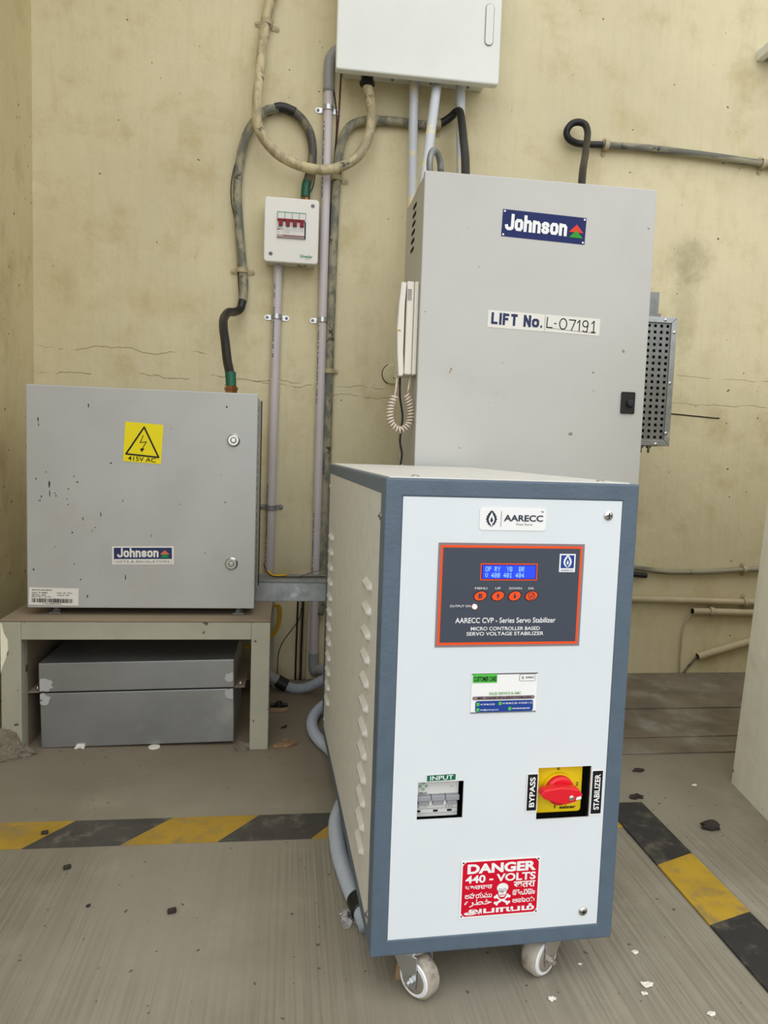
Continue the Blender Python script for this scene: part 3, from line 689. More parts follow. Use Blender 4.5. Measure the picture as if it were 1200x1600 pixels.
# castors
def caster(cx, cy, ang, dirty=0):
    """cx,cy: wheel contact; ang: direction the wheel's outer face looks (local)"""
    R = .0255; n = Vector((math.cos(ang), math.sin(ang), 0)); tdir = Vector((-n.y, n.x, 0)); c = Vector((cx, cy, R))
    hw = .0115
    back = tdir if tdir.y > 0 else -tdir
    piv = c+back*.014
    piv.z = Z0
    b = MB(); b.lathe((piv.x, piv.y, Z0-.0005), (piv.x, piv.y, Z0-.006), [(0, .021), (.6, .021), (1, .017)], 24)
    for s_ in (1, -1):
        pr = [(-.021, .0), (.022, .0), (.018, -.012), (.006, -(Z0-R)-.005), (-.006, -(Z0-R)-.005), (-.010, -(Z0-R)+.006)]
        t = bmesh.new(); A = []; Bq = []
        for (u, z) in pr:
            # u measured from pivot towards the axle at the foot
            k2 = min(1, -z/(Z0-R)); base = piv.lerp(Vector((c.x, c.y, Z0)), k2)
            p = base+back*u*(1 if k2 < .5 else 1); 
            A.append(t.verts.new((p.x+n.x*s_*(hw+.0026), p.y+n.y*s_*(hw+.0026), Z0-.004+z)))
            Bq.append(t.verts.new((p.x+n.x*s_*(hw+.0044), p.y+n.y*s_*(hw+.0044), Z0-.004+z)))
        t.faces.new(A); t.faces.new(Bq)
        for i in range(len(A)): t.faces.new((A[i], A[(i+1) % len(A)], Bq[(i+1) % len(A)], Bq[i]))
        bmesh.ops.recalc_face_normals(t, faces=t.faces); b._add(t, 0)
    ca = b.build('castor', 'rust_steel' if dirty else 'zinc', stab)
    b = MB()
    b.lathe(c-n*hw, c+n*hw, [(0, R*.80), (.10, R*.95), (.2, R), (.8, R), (.9, R*.95), (1, R*.80)], 36, 1)
    for s_ in (1, -1): b.lathe(c+n*s_*(hw-.001), c+n*s_*(hw+.0008), [(0, R*.86), (.6, R*.83), (1, R*.80)], 36, 0)
    b.build('wheel', ['nylon', 'tread'], ca)
    for s_ in (1, -1): MB().lathe(c+n*s_*hw, c+n*s_*(hw+.002), [(0, R*.68), (.5, R*.66), (1, R*.5)], 30).build('hub_cap', 'rust_steel' if dirty else 'steel', ca)
    for s_ in (1, -1): MB().lathe(c+n*s_*hw, c+n*s_*(hw+.013), [(0, .003), (.35, .003), (.36, .0055), (.7, .0055), (.71, .003), (1, .0028)], 6, smooth=False).build('axle_bolt', 'rust_steel' if dirty else 'zinc', ca)
    return ca
caster(.0638, .0120, math.radians(218)); caster(.2244, .0300, math.radians(302), 1)
caster(.055, SD-.07, math.radians(180)); caster(.25, SD-.07, math.radians(0))

# ------------------------------------------------------------------ lift controller cabinet
def chips(b, y, marks):
    """small chips of bare metal in a door's paint, part of the door's own mesh"""
    rnd = random.Random(9)
    for px, py, w, h in marks:
        p = W(px, py, y); rw, rh = w*.0007, h*.0007
        b.prism([(p.x+rw*math.cos(a)*rnd.uniform(.7, 1.2), p.z+rh*math.sin(a)*rnd.uniform(.7, 1.2)) for a in [2*PI*k/9 for k in range(9)]], y-.0003, y+.0004, 'y', mi=1)
    return b
KX0, KX1, KY, KB, KZ = .1847, .6903, -.5046, -.2523, 1.2399
kab = thing('lift_controller_cabinet', 'tall light grey steel cabinet with blue logo plate and lift number sticker', 'cabinet', (KX0, KB, 0))
def at(o): return Matrix.Translation(-Vector(o.location))
def kid(mb, name, m, par, root=None):
    o = mb.build(name, m, par); root = root or par
    o.data.transform(Matrix.Translation(-Vector(root.location))); return o
def kdec(d, name, par, root):
    o = d.build(name, par); o.data.transform(Matrix.Translation(-Vector(root.location))); return o
b = MB(); zb_ = .13; th = .0025
b.box(KX0+.001, KX1-.001, KB-th, KB, zb_, KZ-.003); b.box(KX0, KX0+th, KY+.02, KB, zb_, KZ-.003, .0008); b.box(KX1-th, KX1, KY+.02, KB, zb_, KZ-.003, .0008)
b.box(KX0, KX1, KY+.02, KB, KZ-.003-th, KZ-.003, .0008); b.box(KX0, KX1, KY+.02, KB, zb_, zb_+th, .0008)
b.box(KX0+.002, KX0+.012, KY+.017, KY+.022, zb_, KZ-.004); b.box(KX1-.012, KX1-.002, KY+.017, KY+.022, zb_, KZ-.004)
kb_o = kid(b, 'body', 'lift_grey', kab)
b = MB()
for i in range(6):     # vent slots on the left side
    p = X(648.5-.9*i, 322+13.7*i, KX0-.0004)
    t = Matrix.Translation((KX0-.0006, p.y, p.z)) @ Matrix.Rotation(math.radians(0), 4, 'X')
    b.rbox(-.0007, .0004, -.020, .020, -.0035, .0035, .0034, 'x', mi=0, mat=t)
kid(b, 'vent_slots', 'void', kb_o, kab)
dr = kid(chips(MB().box(KX0-.002, KX1+.002, KY, KY+.016, zb_-.002, KZ, .0022), KY, [(705, 577, 4, 4), (703, 581, 3, 3), (785, 567, 2, 2), (664, 487, 2, 2)]), 'door', ['lift_grey', 'wood'], kab)
kid(MB().box(KX0+.03, KX1-.03, KY+.05, KB-.02, .0002, zb_, .003), 'plinth', 'charcoal', kab)
def johnson(d, fr, red, green, white='white', lay=3):
    a0, b0, a1, b1 = fr; A = lambda x: a0+x*(a1-a0); B = lambda y: b0+y*(b1-b0)
    stroke_word(d, 'Johnson', A(.035), B(.24), A(.775), B(.84), white, .20, lay)
    d.poly([(A(.80), B(.42)), (A(.975), B(.42)), (A(.888), B(.72))], red, lay); d.poly([(A(.805), B(.22)), (A(.975), B(.22)), (A(.888), B(.50))], green, lay+1)
d = decal_px((786, 326.5), (916.5, 341), (784.5, 369), KY); d.base('navy'); johnson(d, (0, 0, 1, 1), 'logo_red', 'logo_green')
for a in (.022, .978):
    for c in (.07, .93): d.poly(circ(a, c, .012, .036, 12), 'steel', 3)
lp = kdec(d, 'logo_plate', dr, kab)
d = decal_px((763, 484), (938, 498.5), (761.5, 511), KY); d.base('paper'); stroke_word(d, 'LIFT No.', .03, .20, .485, .86, 'navy_dim', .22)
d.rect(.502, 0, .505, 1, 'grey_ink', 2)
def hand(d, strokes, w): 
    for s_ in strokes: d.stroke(s_, w, 'ink', 3)
wl = .0022
def cc(cx, cy, rx, ry, a0=0, a1=360, n=16): return [(cx+rx*math.cos(math.radians(a0+(a1-a0)*k/n)), cy+ry*math.sin(math.radians(a0+(a1-a0)*k/n))) for k in range(n+1)]
hand(d, [[(.525, .84), (.522, .26), (.572, .26)], [(.59, .52), (.605, .51)], cc(.668, .53, .032, .31), [(.72, .80), (.778, .80), (.745, .20)], [(.795, .66), (.815, .82), (.815, .20)], cc(.868, .64, .024, .18), [(.892, .64), (.885, .18)], cc(.868, .24, .018, .07, 180, 340), [(.925, .68), (.945, .84), (.945, .18)], [(.925, .18), (.962, .18)]], wl)
d.stroke([(.52, .23), (.96, .13)], .0006, 'ink', 3)
kdec(d, 'lift_number_sticker', dr, kab)
a, c = W(970.5, 612, KY), W(990, 647, KY)
lk = kid(MB().rbox(a.x, c.x, KY-.004, KY, c.z, a.z, .003, 'y', .001), 'lock_plate', 'black', dr, kab)
p = W(983, 631, KY)
kid(MB().lathe((p.x, KY-.004, p.z), (p.x, KY-.011, p.z), [(0, .0085), (.7, .0085), (.9, .0075), (1, .006)], 24).lathe((p.x, KY-.011, p.z), (p.x, KY-.0116, p.z), [(0, .0042), (1, .0042)], 16, mi=1), 'lock_barrel', ['black', 'slate_ink'], dr, kab)
# lifting eye on the top corner
e0 = W(680, 266, -.42); e1 = W(681, 236, -.42); ec = (e0+e1)/2; er = (e1.z-KZ)/2
pts = [(ec.x+er*.75*math.cos(a)*.6, -.42+er*.75*math.cos(a)*.8, KZ+er*1.05+er*.95*math.sin(a)) for a in [2*PI*k/24 for k in range(25)]]
eb = MB().tube(pts, .0072, 14, spline=False); eb.cyl((ec.x, -.42, KZ-.003), (ec.x, -.42, KZ+.006), .009); kid(eb, 'lifting_eye', 'galv_dark', kab)

# intercom handset on the cabinet side
py_, PX = -.487, KX0
zt, zbm = W(640, 439, py_).z, W(637, 588, py_).z
ph = thing('intercom_phone', 'ivory intercom telephone with coiled cord on the left side of the tall cabinet', 'telephone', (PX, py_, zbm))
xb = W(632, 510, py_).x; xs_ = W(646, 510, py_).x
b = MB(); b.box(xs_, PX-.0015, py_, py_+.075, zbm+.004, zt, .0025); b.box(xb+.003, xs_-.0008, py_+.0006, py_+.075, zbm+.004, zt, .0025)
bs = kid(b, 'base', 'phone', ph)
b = MB()
for k in range(9): b.box(xb+.0045, xs_-.006, py_-.0001, py_+.0006, zt-.018-k*.0027, zt-.0168-k*.0027)
kid(b, 'speaker_grille', 'grey_ink', bs, ph)
hx1 = W(634, 510, py_).x; hx0 = hx1-.0135
prof = [(hx1-.004, zt-.003), (hx1-.001, zt-.006), (hx1-.0035, zt-.05), (hx1-.0035, zbm+.05), (hx1-.001, zbm+.006), (hx1-.004, zbm), (hx0+.001, zbm), (hx0-.003, zbm+.05), (hx0-.005, (zt+zbm)/2), (hx0-.003, zt-.05), (hx0+.001, zt-.003)]
hs = kid(MB().prism(prof, py_-.002, py_+.056, 'y', .0022), 'handset', 'phone', ph)
mk = W(624, 517, py_-.002)
kid(MB().tube([(mk.x-.005, py_-.0024, mk.z), (mk.x, py_-.003, mk.z+.002), (mk.x+.003, py_-.0024, mk.z-.001)], .0009, 6), 'yellow_mark', 'yellow_wire', hs, ph)
def wp(px, py, y): return W(px, py, y)
path = catmull([wp(*q_, -.465) for q_ in ((617, 618), (611, 632), (609, 650), (613, 664), (625, 672), (638, 664), (642, 648), (640, 630), (634.5, 616))], 10)
path = resample(path, 26*14)
hel = []; xprev = None
T = [(path[min(i+1, len(path)-1)]-path[max(i-1, 0)]).normalized() for i in range(len(path))]; xv = Vector((0, 1, 0))
for i, p in enumerate(path):
    xv = (xv-T[i]*xv.dot(T[i])).normalized(); yv = T[i].cross(xv); a = 2*PI*i/14
    hel.append(p+(xv*math.cos(a)+yv*math.sin(a))*.0062)
co = [wp(620.5, 590, -.465), wp(619, 605, -.465)]+hel+[wp(638, 608, -.465), wp(641, 588, -.465)]
kid(MB().tube(co, .0023, 7, spline=False), 'coiled_cord', 'phone_cord', ph)
tag(MB().tube([wp(*q_, -.43) for q_ in ((625, 588), (625, 620), (629, 650), (627, 670), (625, 690), (628, 710), (625, 735), (624, 790), (626, 860))], .0022, 8).build('thin_cable', 'black'), 'thin black cable hanging from the telephone behind its coiled cord', 'cable')
# round cover plate on the wall behind the phone
c = W(613, 585)
cv = thing('round_cover_plate', 'round cream cover plate on the back wall beside the telephone', 'cover plate', (c.x, 0, c.z))
kid(MB().lathe((c.x, 0, c.z), (c.x, -.005, c.z), [(0, .028), (.7, .028), (1, .025)], 32), 'disc', 'wall', cv)
kid(MB().tube([(c.x+.029*math.cos(a), -.001, c.z+.029*math.sin(a)) for a in [math.radians(115+k*8) for k in range(17)]], .0012, 6), 'dark_rim', 'wire', cv)
kid(MB().lathe((c.x+.004, -.004, c.z-.01), (c.x+.004, -.0065, c.z-.01), [(0, .003), (1, .0015)], 10), 'screw', 'galv_dark', cv)

# perforated resistor box on the right flank
RY = -.30; rx1 = W(1056, 520, RY).x; rzt, rzb = W(1057, 497, RY).z, W(1037, 697, RY).z; rx0 = KX1+.0005
rb = thing('resistor_box', 'galvanised perforated metal box on the right side of the tall cabinet', 'vent box', (rx0, RY, rzb))
b = MB(); b.box(rx0, rx1, RY+.012, RY+.10, rzb, rzt, .0015); kid(b, 'inner_case', 'void', rb)
b = MB(); fw = .014
hx, hz = rx0, rzb+fw; cols_, rows_ = 10, 19
cw = (rx1-fw-rx0)/cols_; rh = (rzt-fw-hz)/rows_; hole = .0072
for i in range(cols_):       # sheet with real square holes
    for j in range(rows_):
        x0, z0 = hx+i*cw, hz+j*rh; xa, xb2 = x0+(cw-hole)/2, x0+(cw+hole)/2; za, zb2 = z0+(rh-hole)/2, z0+(rh+hole)/2
        for (p0, p1, q0, q1) in ((x0, x0+cw, z0, za), (x0, x0+cw, zb2, z0+rh), (x0, xa, za, zb2), (xb2, x0+cw, za, zb2)): b.box(p0, p1, RY, RY+.0012, q0, q1)
kid(b, 'perforated_sheet', 'galv_dark', rb)
b = MB(); y0, y1 = RY-.004, RY+.012
b.prism([(rx0, rzt), (rx1, rzt), (rx1-fw, rzt-fw), (rx0, rzt-fw)], y0, y1, 'y', .0008); b.prism([(rx0, rzb), (rx1, rzb), (rx1-fw, rzb+fw), (rx0, rzb+fw)], y0, y1, 'y', .0008)
b.prism([(rx1, rzb+.0008), (rx1, rzt-.0008), (rx1-fw, rzt-fw-.0008), (rx1-fw, rzb+fw+.0008)], y0, y1, 'y', .0008)
fr = kid(b, 'frame', 'galv', rb)
for (px, py) in ((1040, 500), (1053.5, 519.5), (1046.5, 599), (1040, 677), (1024, 694)):
    p = W(px, py, y0)
    kid(MB().lathe((p.x, y0, p.z), (p.x, y0-.003, p.z), [(0, .004), (.5, .004), (1, .0015)], 14), 'screw', 'steel', fr, rb)
pz = W(1022, 456, RY+.03).z
kid(MB().box(rx0-.002, W(1030, 470, RY+.03).x, RY+.03, RY+.034, rzt-.005, pz, .001), 'mounting_plate', 'galv_dark', rb)
st = W(1031, 490, RY+.03); kid(MB().cyl((st.x, RY+.03, rzt-.002), (st.x, RY+.03, rzt+.014), .0028, seg=10), 'stud', 'galv_dark', rb)
for px in (1001, 1013):
    st = W(px, 700, RY+.03); b = MB().cyl((st.x, RY+.03, rzb-.018), (st.x, RY+.03, rzb+.002), .003, seg=10); b.lathe((st.x, RY+.03, rzb-.006), (st.x, RY+.03, rzb), [(0, .0065), (1, .0065)], 6, smooth=False)
    kid(b, 'stud', 'galv_dark', rb)

# ------------------------------------------------------------------ left enclosure on its stand
LX0, LX1, LY, LZ0, LZ1 = -.6224, -.1517, -.4519, .3048, .7713; LB = -.22
en = thing('electrical_enclosure', 'square grey steel enclosure with yellow warning sticker on the pale green stand', 'enclosure', (LX0, LB, LZ0))
b = MB(); b.box(LX0+.004, LX1-.002, LY+.018, LB, LZ0+.002, LZ1-.003, .002); kid(b, 'body', 'grey_enclosure', en)
dr = kid(chips(MB().box(LX0, LX1, LY, LY+.017, LZ0, LZ1, .0025), LY, [(x/2.857, 580+yy/2.857, w/2.857, h/2.857) for x, yy, w, h in ((220, 505, 8, 34), (222, 545, 4, 30), (170, 215, 5, 26), (172, 238, 3, 16), (395, 153, 5, 18), (345, 495, 8, 8), (245, 545, 6, 6), (250, 556, 7, 6), (495, 410, 8, 8), (450, 640, 4, 20), (560, 920, 4, 26), (1005, 585, 6, 6), (305, 595, 6, 6), (300, 570, 5, 5), (425, 698, 6, 5), (412, 712, 5, 5), (360, 930, 7, 7), (548, 578, 4, 12), (675, 735, 3, 14), (160, 480, 4, 12), (205, 450, 5, 5), (305, 525, 9, 4), (185, 560, 5, 12), (1012, 160, 8, 10), (915, 812, 6, 5), (150, 885, 8, 8))]), 'door', ['grey_enclosure', 'bark'], en)
b = MB()
for k in range(22): z = LZ0+.03+k*(LZ1-LZ0-.06)/21; b.box(LX1-.002, LX1+.0014, LY+.026, LY+.036, z-.006, z+.006, .0012)
kid(b, 'edge_clips', 'galv_dark', en)
STZ = .2889
def foot(x, y):
    b = MB().box(x-.012, x+.012, y-.012, y+.012, STZ, STZ+.003).cyl((x, y, STZ+.002), (x, y, LZ0+.003), .005, seg=12).lathe((x, y, STZ+.003), (x, y, STZ+.008), [(0, .0085), (1, .0085)], 6, smooth=False)
    return kid(b, 'foot', 'galv_dark', en)
for x in (LX0+.05, LX1-.035):
    for y in (LY+.03, LB-.03): foot(x, y)
for px, py in ((365, 688), (361.5, 880.5)):
    p = W(px, py, LY)
    lk = kid(MB().lathe((p.x, LY+.0005, p.z), (p.x, LY-.005, p.z), [(0, .0138), (.4, .0138), (.8, .0115), (1, .0105)], 32), 'lock', 'steel', dr, en)
    kid(MB().lathe((p.x, LY-.0048, p.z), (p.x, LY-.0056, p.z), [(0, .0072), (1, .0072)], 20).box(p.x-.004, p.x+.004, LY-.0072, LY-.005, p.z-.004, p.z+.004, .0006, mi=1), 'lock_core', ['galv_dark', 'steel'], lk, en)
d = decal_px((196, 658.5), (255.5, 664), (193.5, 720.5), LY); d.base('yellow_print')
d.stroke([(.07, .19), (.50, .90), (.93, .17), (.07, .19)], .0034, 'ink', 3)
d.stroke([(.49, .69), (.42, .50), (.585, .54), (.49, .36)], .0016, 'ink', 3); d.poly([(.43, .36), (.545, .36), (.47, .26)], 'ink', 3)
d.text('415V AC', .13, .03, .86, .145, 'ink', 3, .01); kdec(d, 'warning_sticker', dr, en)
d = decal_px((175, 853.5), (271.5, 853.5), (174.5, 882), LY); d.base('paper'); d.rect(.03, .30, .97, .92, 'navy_dim', 2); johnson(d, (.05, .20, .955, 1.02), 'logo_rust', 'logo_teal', 'paper')
d.text('LIFTS & ESCALATORS', .07, .12, .93, .22, 'grey_ink', 3, .01)
for (a0, b0, a1, b1) in ((.03, .08, .97, .09), (.03, .08, .034, .3), (.966, .08, .97, .3)): d.rect(a0, b0, a1, b1, 'grey_ink', 2)
kdec(d, 'logo_sticker', dr, en)
d = decal_px((45.5, 917.5), (123, 919.5), (45, 944.5), LY); d.base('paper')
d.text('Model Cyrus Geatz HBE/1EX', .06, .82, .46, .90, 'ink', 3, .03); d.text('Contact : 95 14700809', .06, .67, .37, .745, 'ink', 3, .02); d.text('Voltage : 380 - 440Vac', .55, .67, .87, .745, 'ink', 3, .02)
d.text('ARD Power : 1.0KVA', .06, .545, .34, .62, 'ink', 3, .02); d.text('Frequency : 50Hz', .57, .54, .81, .62, 'ink', 3, .02); d.text('Battery : 48V / 7 12V, 7Ah', .06, .43, .44, .51, 'ink', 3, .02)
x = .06; rnd = random.Random(3)
while x < .89:
    w = rnd.choice((.006, .010, .016, .022)); d.rect(x, .14, x+w, .38, 'ink', 3); x += w+rnd.choice((.005, .009, .013))
d.text('91 742 300908 467011', .28, .045, .66, .105, 'ink', 3, .02); kdec(d, 'rating_sticker', dr, en)

SX0, SX1, SY, SB = -.6632, -.1148, -.4874, -.03
sd = thing('metal_stand', 'pale green chipped steel stand carrying the square grey enclosure', 'stand', (SX0, SY, 0))
kid(MB().box(SX0, SX1, SY, SB, STZ-.006, STZ, .0015), 'top_plate', 'dusty_top', sd)  # unseen depth carried back to the wall to block light from above
lw = .040
for x0, x1 in ((SX0, SX0+lw), (SX1-lw, SX1)):
    for y0, y1 in ((SY, SY+lw), (SB-lw, SB)): kid(MB().box(x0, x1, y0+.0005, y1-.0005, .0002, STZ-.0062, .002), 'leg', 'stand', sd)
kid(MB().box(SX0+.002, SX0+lw-.002, SY+lw, SB-lw, .0004, .2448), 'side_panel', 'dusty_top', sd)
for y0, y1 in ((SY, SY+lw), (SB-lw, SB)): kid(MB().box(SX0+lw, SX1-lw, y0+.001, y1-.001, .2451, STZ-.0062, .0015), 'rail', 'stand', sd)
for x0, x1 in ((SX0, SX0+lw), (SX1-lw, SX1)): kid(MB().box(x0+.001, x1-.001, SY+lw, SB-lw, .2451, STZ-.0062, .0015), 'rail', 'stand', sd)
# cream paint patch and mortar at the left foot
pp = [W(*q_, SY) for q_ in ((-6, 972), (3, 976), (6, 990), (12, 1000), (12.5, 1015), (9, 1030), (4, 1042), (0, 1052), (-6, 1060))]
b = MB(); b.prism([(max(p.x, SX0+.0005), p.z) for p in pp], SY-.0006, SY+.0004, 'y'); o = kid(b, 'paint_patch', 'pillar', sd); o['label'] = 'cream paint patch'
b = MB()
b.blob((SX0+.000, SY-.004, .010), .047, .034, .048, .10, seed=4, sub=5, jit=.035); b.blob((SX0+.045, SY+.006, .002), .022, .020, .014, .2, seed=5, sub=4, jit=.05); b.blob((SX0-.045, SY+.01, .006), .04, .04, .035, .15, seed=6, sub=4, jit=.05)
tag(b.build('mortar_mound', 'mortar'), 'rough grey mortar lump around the left foot of the green stand', 'mortar')
tag(MB().blob((SX1-.05, SY+.02, .003), .022, .02, .008, .4, seed=8).build('mortar_crumb', 'mortar'), 'small crumbled mortar heap at the right foot of the green stand', 'mortar')

# sheet metal box under the stand
tilt = math.atan(.0072/.405)
bxr = thing('sheet_metal_box', 'galvanised sheet metal box with overlapping lid on the floor under the green stand', 'metal box', (-.5949, -.4573, .0004)); bxr.rotation_euler = (0, -tilt, 0)
w_, dp = .4045, .24
MB().box(0, w_, .002, dp, 0, .120, .0015).build('body', 'galv_dull', bxr)
ld = MB().box(-.001, w_+.001, 0, dp+.002, .1235, .186, .0015).build('lid', 'galv_dull', bxr)
for x0, x1 in ((-.026, -.0015), (w_+.0015, w_+.024)):
    fl = MB().box(x0, x1, .004, dp-.01, .1212, .1232, .0006).build('flange', 'dusty_top', bxr)
    MB().lathe(((x0+x1)/2, .03, .1232), ((x0+x1)/2, .03, .127), [(0, .0045), (1, .002)], 12).build('screw', 'steel', fl)
def splat(cx, cz, r, seed, clip=None):
    rnd = random.Random(seed); pts = []
    for k in range(18):
        a = 2*PI*k/18; rr = r*rnd.uniform(.75, 1.15); x = cx+rr*math.cos(a)
        if clip: x = min(max(x, clip[0]), clip[1])
        pts.append((x, cz+rr*.9*math.sin(a)))
    return MB().prism(pts, -.0012, .0025, 'y')
for cx, cz, r, s_ in ((.010, .139, .017, 1), (.006, .108, .014, 2), (w_-.007, .147, .012, 3), (w_-.006, .108, .014, 4)):
    splat(cx, cz, r, s_, (.001, w_-.001)).build('sealant_patch', 'sealant', bxr)
MB().lathe((.004, -.001, .106), (.004, -.004, .106), [(0, .003), (1, .001)], 10).build('screw', 'steel', bxr)

# cable trunking from the stand to the cabinet
tr = thing('cable_trunking', 'galvanised steel cable duct running from the green stand to the tall cabinet', 'cable duct', (-.1555, -.30, STZ))
b = MB().box(-.1555, KX0-.004, -.298, -.222, STZ+.0005, .340, .001); kid(b, 'duct', 'galv', tr)
kid(MB().box(-.157, KX0-.004, -.301, -.219, .3345, .3425, .001), 'lid', 'galv_dark', tr)
jx = W(433, 925, -.30).x
kid(MB().box(-.157, jx, -.3005, -.2995, STZ+.0005, .334, .0004), 'joint_plate', 'galv', tr)

# ------------------------------------------------------------------ wall boxes
DY = -.115
dbx = thing('distribution_box', 'large white wall cabinet at the top with an oval handle recess', 'distribution box', (.035, 0, 1.651))
kid(MB().box(.0348, .4176, -.09, -.0005, 1.651, 2.06, .002), 'base', 'white_cover', dbx)
cvx0, cvx1, cz0_, cz1_ = W(524.5, 107, DY).x, W(779.5, 130, DY).x, W(525, 107, DY).z, 2.10
cvr = kid(MB().rbox(cvx0, cvx1, DY, -.0905, cz0_, cz1_, .007, 'y', .004), 'door', 'white_cover', dbx)
a, c = W(757, 71, DY), W(772.5, 7, DY)
kid(MB().rbox(a.x-.001, c.x+.001, DY-.0012, DY+.002, a.z-.001, c.z+.001, .0125, 'y'), 'handle_rim', 'galv_dark', cvr, dbx)
kid(MB().rbox(a.x+.0008, c.x-.0008, DY-.0035, DY+.002, a.z+.0008, c.z-.0008, .0115, 'y', .001), 'handle', 'white_cover', cvr, dbx)
for px, py in ((613, 128), (673, 133.5), (731, 141)):
    p = W(px, py, -.02); kid(MB().lathe((p.x, -.02, 1.6515), (p.x, -.02, 1.648), [(0, .004), (1, .003)], 10), 'knockout_screw', 'galv_dark', dbx)
p = W(574, 121, -.06); glx = p.x
kid(MB().lathe((glx, -.06, 1.652), (glx, -.06, 1.607), [(0, .016), (.72, .016), (.74, .020), (.92, .020), (1, .015)], 8, smooth=False), 'cable_gland', 'black', dbx)

MY = -.062; MZ = 1.148
mb = thing('breaker_box', 'small white breaker box with red switches on the back wall', 'breaker box', (-.161, 0, MZ))
kid(MB().box(-.1575, -.026, -.044, -.0005, MZ, 1.302, .002), 'base', 'offwhite', mb)
a, c = W(413.5, 306, MY), W(497, 414.5, MY)
mx0, mx1, mz0, mz1 = a.x, W(499, 316, MY).x, W(412, 408, MY).z, W(414, 306, MY).z
cvm = kid(MB().rbox(mx0, mx1, MY, -.0445, mz0, mz1, .0085, 'y', .003), 'cover', 'offwhite', mb)
for px, py in ((489, 322), (423, 396)):
    p = W(px, py, MY); kid(MB().lathe((p.x, MY+.0005, p.z), (p.x, MY-.0018, p.z), [(0, .0052), (.5, .0052), (1, .003)], 18).box(p.x-.003, p.x+.003, MY-.0022, MY-.0016, p.z-.0007, p.z+.0007, mi=1), 'screw', ['galv_dark', 'void'], cvm, mb)
a, c = W(433.5, 330, MY), W(478.5, 375, MY); bx0, bx1 = a.x, W(478, 350, MY).x; bz1, bz0 = a.z-.001, W(433, 371.5, MY).z
bk = kid(MB().box(bx0, bx1, MY-.003, MY+.01, bz0, bz1, .0006), 'circuit_breaker', 'breaker', mb)
H = bz1-bz0; Wd = bx1-bx0
d = Decal((bx0, MY-.0033, bz0), FS, FT, Wd, H)
for k in range(4):
    d.rect(k/4+.005, .72, k/4+.022, 1, 'logo_teal', 1); d.rect(k/4+.005, .975, k/4+.25, 1, 'logo_teal', 1)
d.rect(.985, .72, 1, 1, 'logo_teal', 1); d.rect(.0, .31, .12, .345, 'dark_red', 1); d.rect(.15, .315, .22, .34, 'grey_ink', 1); d.rect(0, .40, .2, .41, 'grey_ink', 1)
d.rect(.25, .30, .95, .306, 'logo_rust', 1); d.rect(0, .10, .25, .125, 'logo_rust', 1); d.rect(.22, .085, .95, .12, 'dark_red', 1); d.rect(0, 0, .95, .07, 'mauve', 1)
for a_ in (.22, .29, .33, .37, .41): d.rect(a_, .17, a_+.008, .27, 'grey_ink', 1)
d.rect(.02, .21, .09, .225, 'grey_ink', 1); d.rect(.955, 0, 1, .66, 'void', 1.5)
kdec(d, 'breaker_face', bk, mb)
kid(MB().box(bx0, bx1-.003, MY-.009, MY-.003, bz0+H*.645, bz0+H*.72, .0008), 'switch_bar', 'dark_red', bk, mb)
for k in range(4):
    x0 = bx0+Wd*(.06+.245*k); kid(MB().box(x0, x0+Wd*.135, MY-.0105, MY-.003, bz0+H*.45, bz0+H*.65, .0008), 'switch_toggle', 'dark_red', bk, mb)
d = decal_px((469, 397.5), (488, 399), (468.5, 402.5), MY); d.text('Schneider', 0, 0, 1, 1, 'logo_teal', 1, .02); d.text('Electric', .42, -.55, .85, -.2, 'pale_green', 1); kdec(d, 'brand_lettering', cvm, mb)
p = W(472, 412.5, -.04); 
kid(MB().tube([(p.x+.011*math.cos(a), -.026+.011*math.sin(a), MZ-.0004) for a in [2*PI*k/20 for k in range(21)]], .0008, 5, spline=False), 'knockout_ring', 'void', mb)
gmx = W(477, 306, -.03).x
kid(MB().lathe((gmx, -.024, 1.301), (gmx, -.024, 1.327), [(0, .014), (.5, .014), (.55, .012), (1, .011)], 8, smooth=False), 'cable_gland', 'brass', mb)

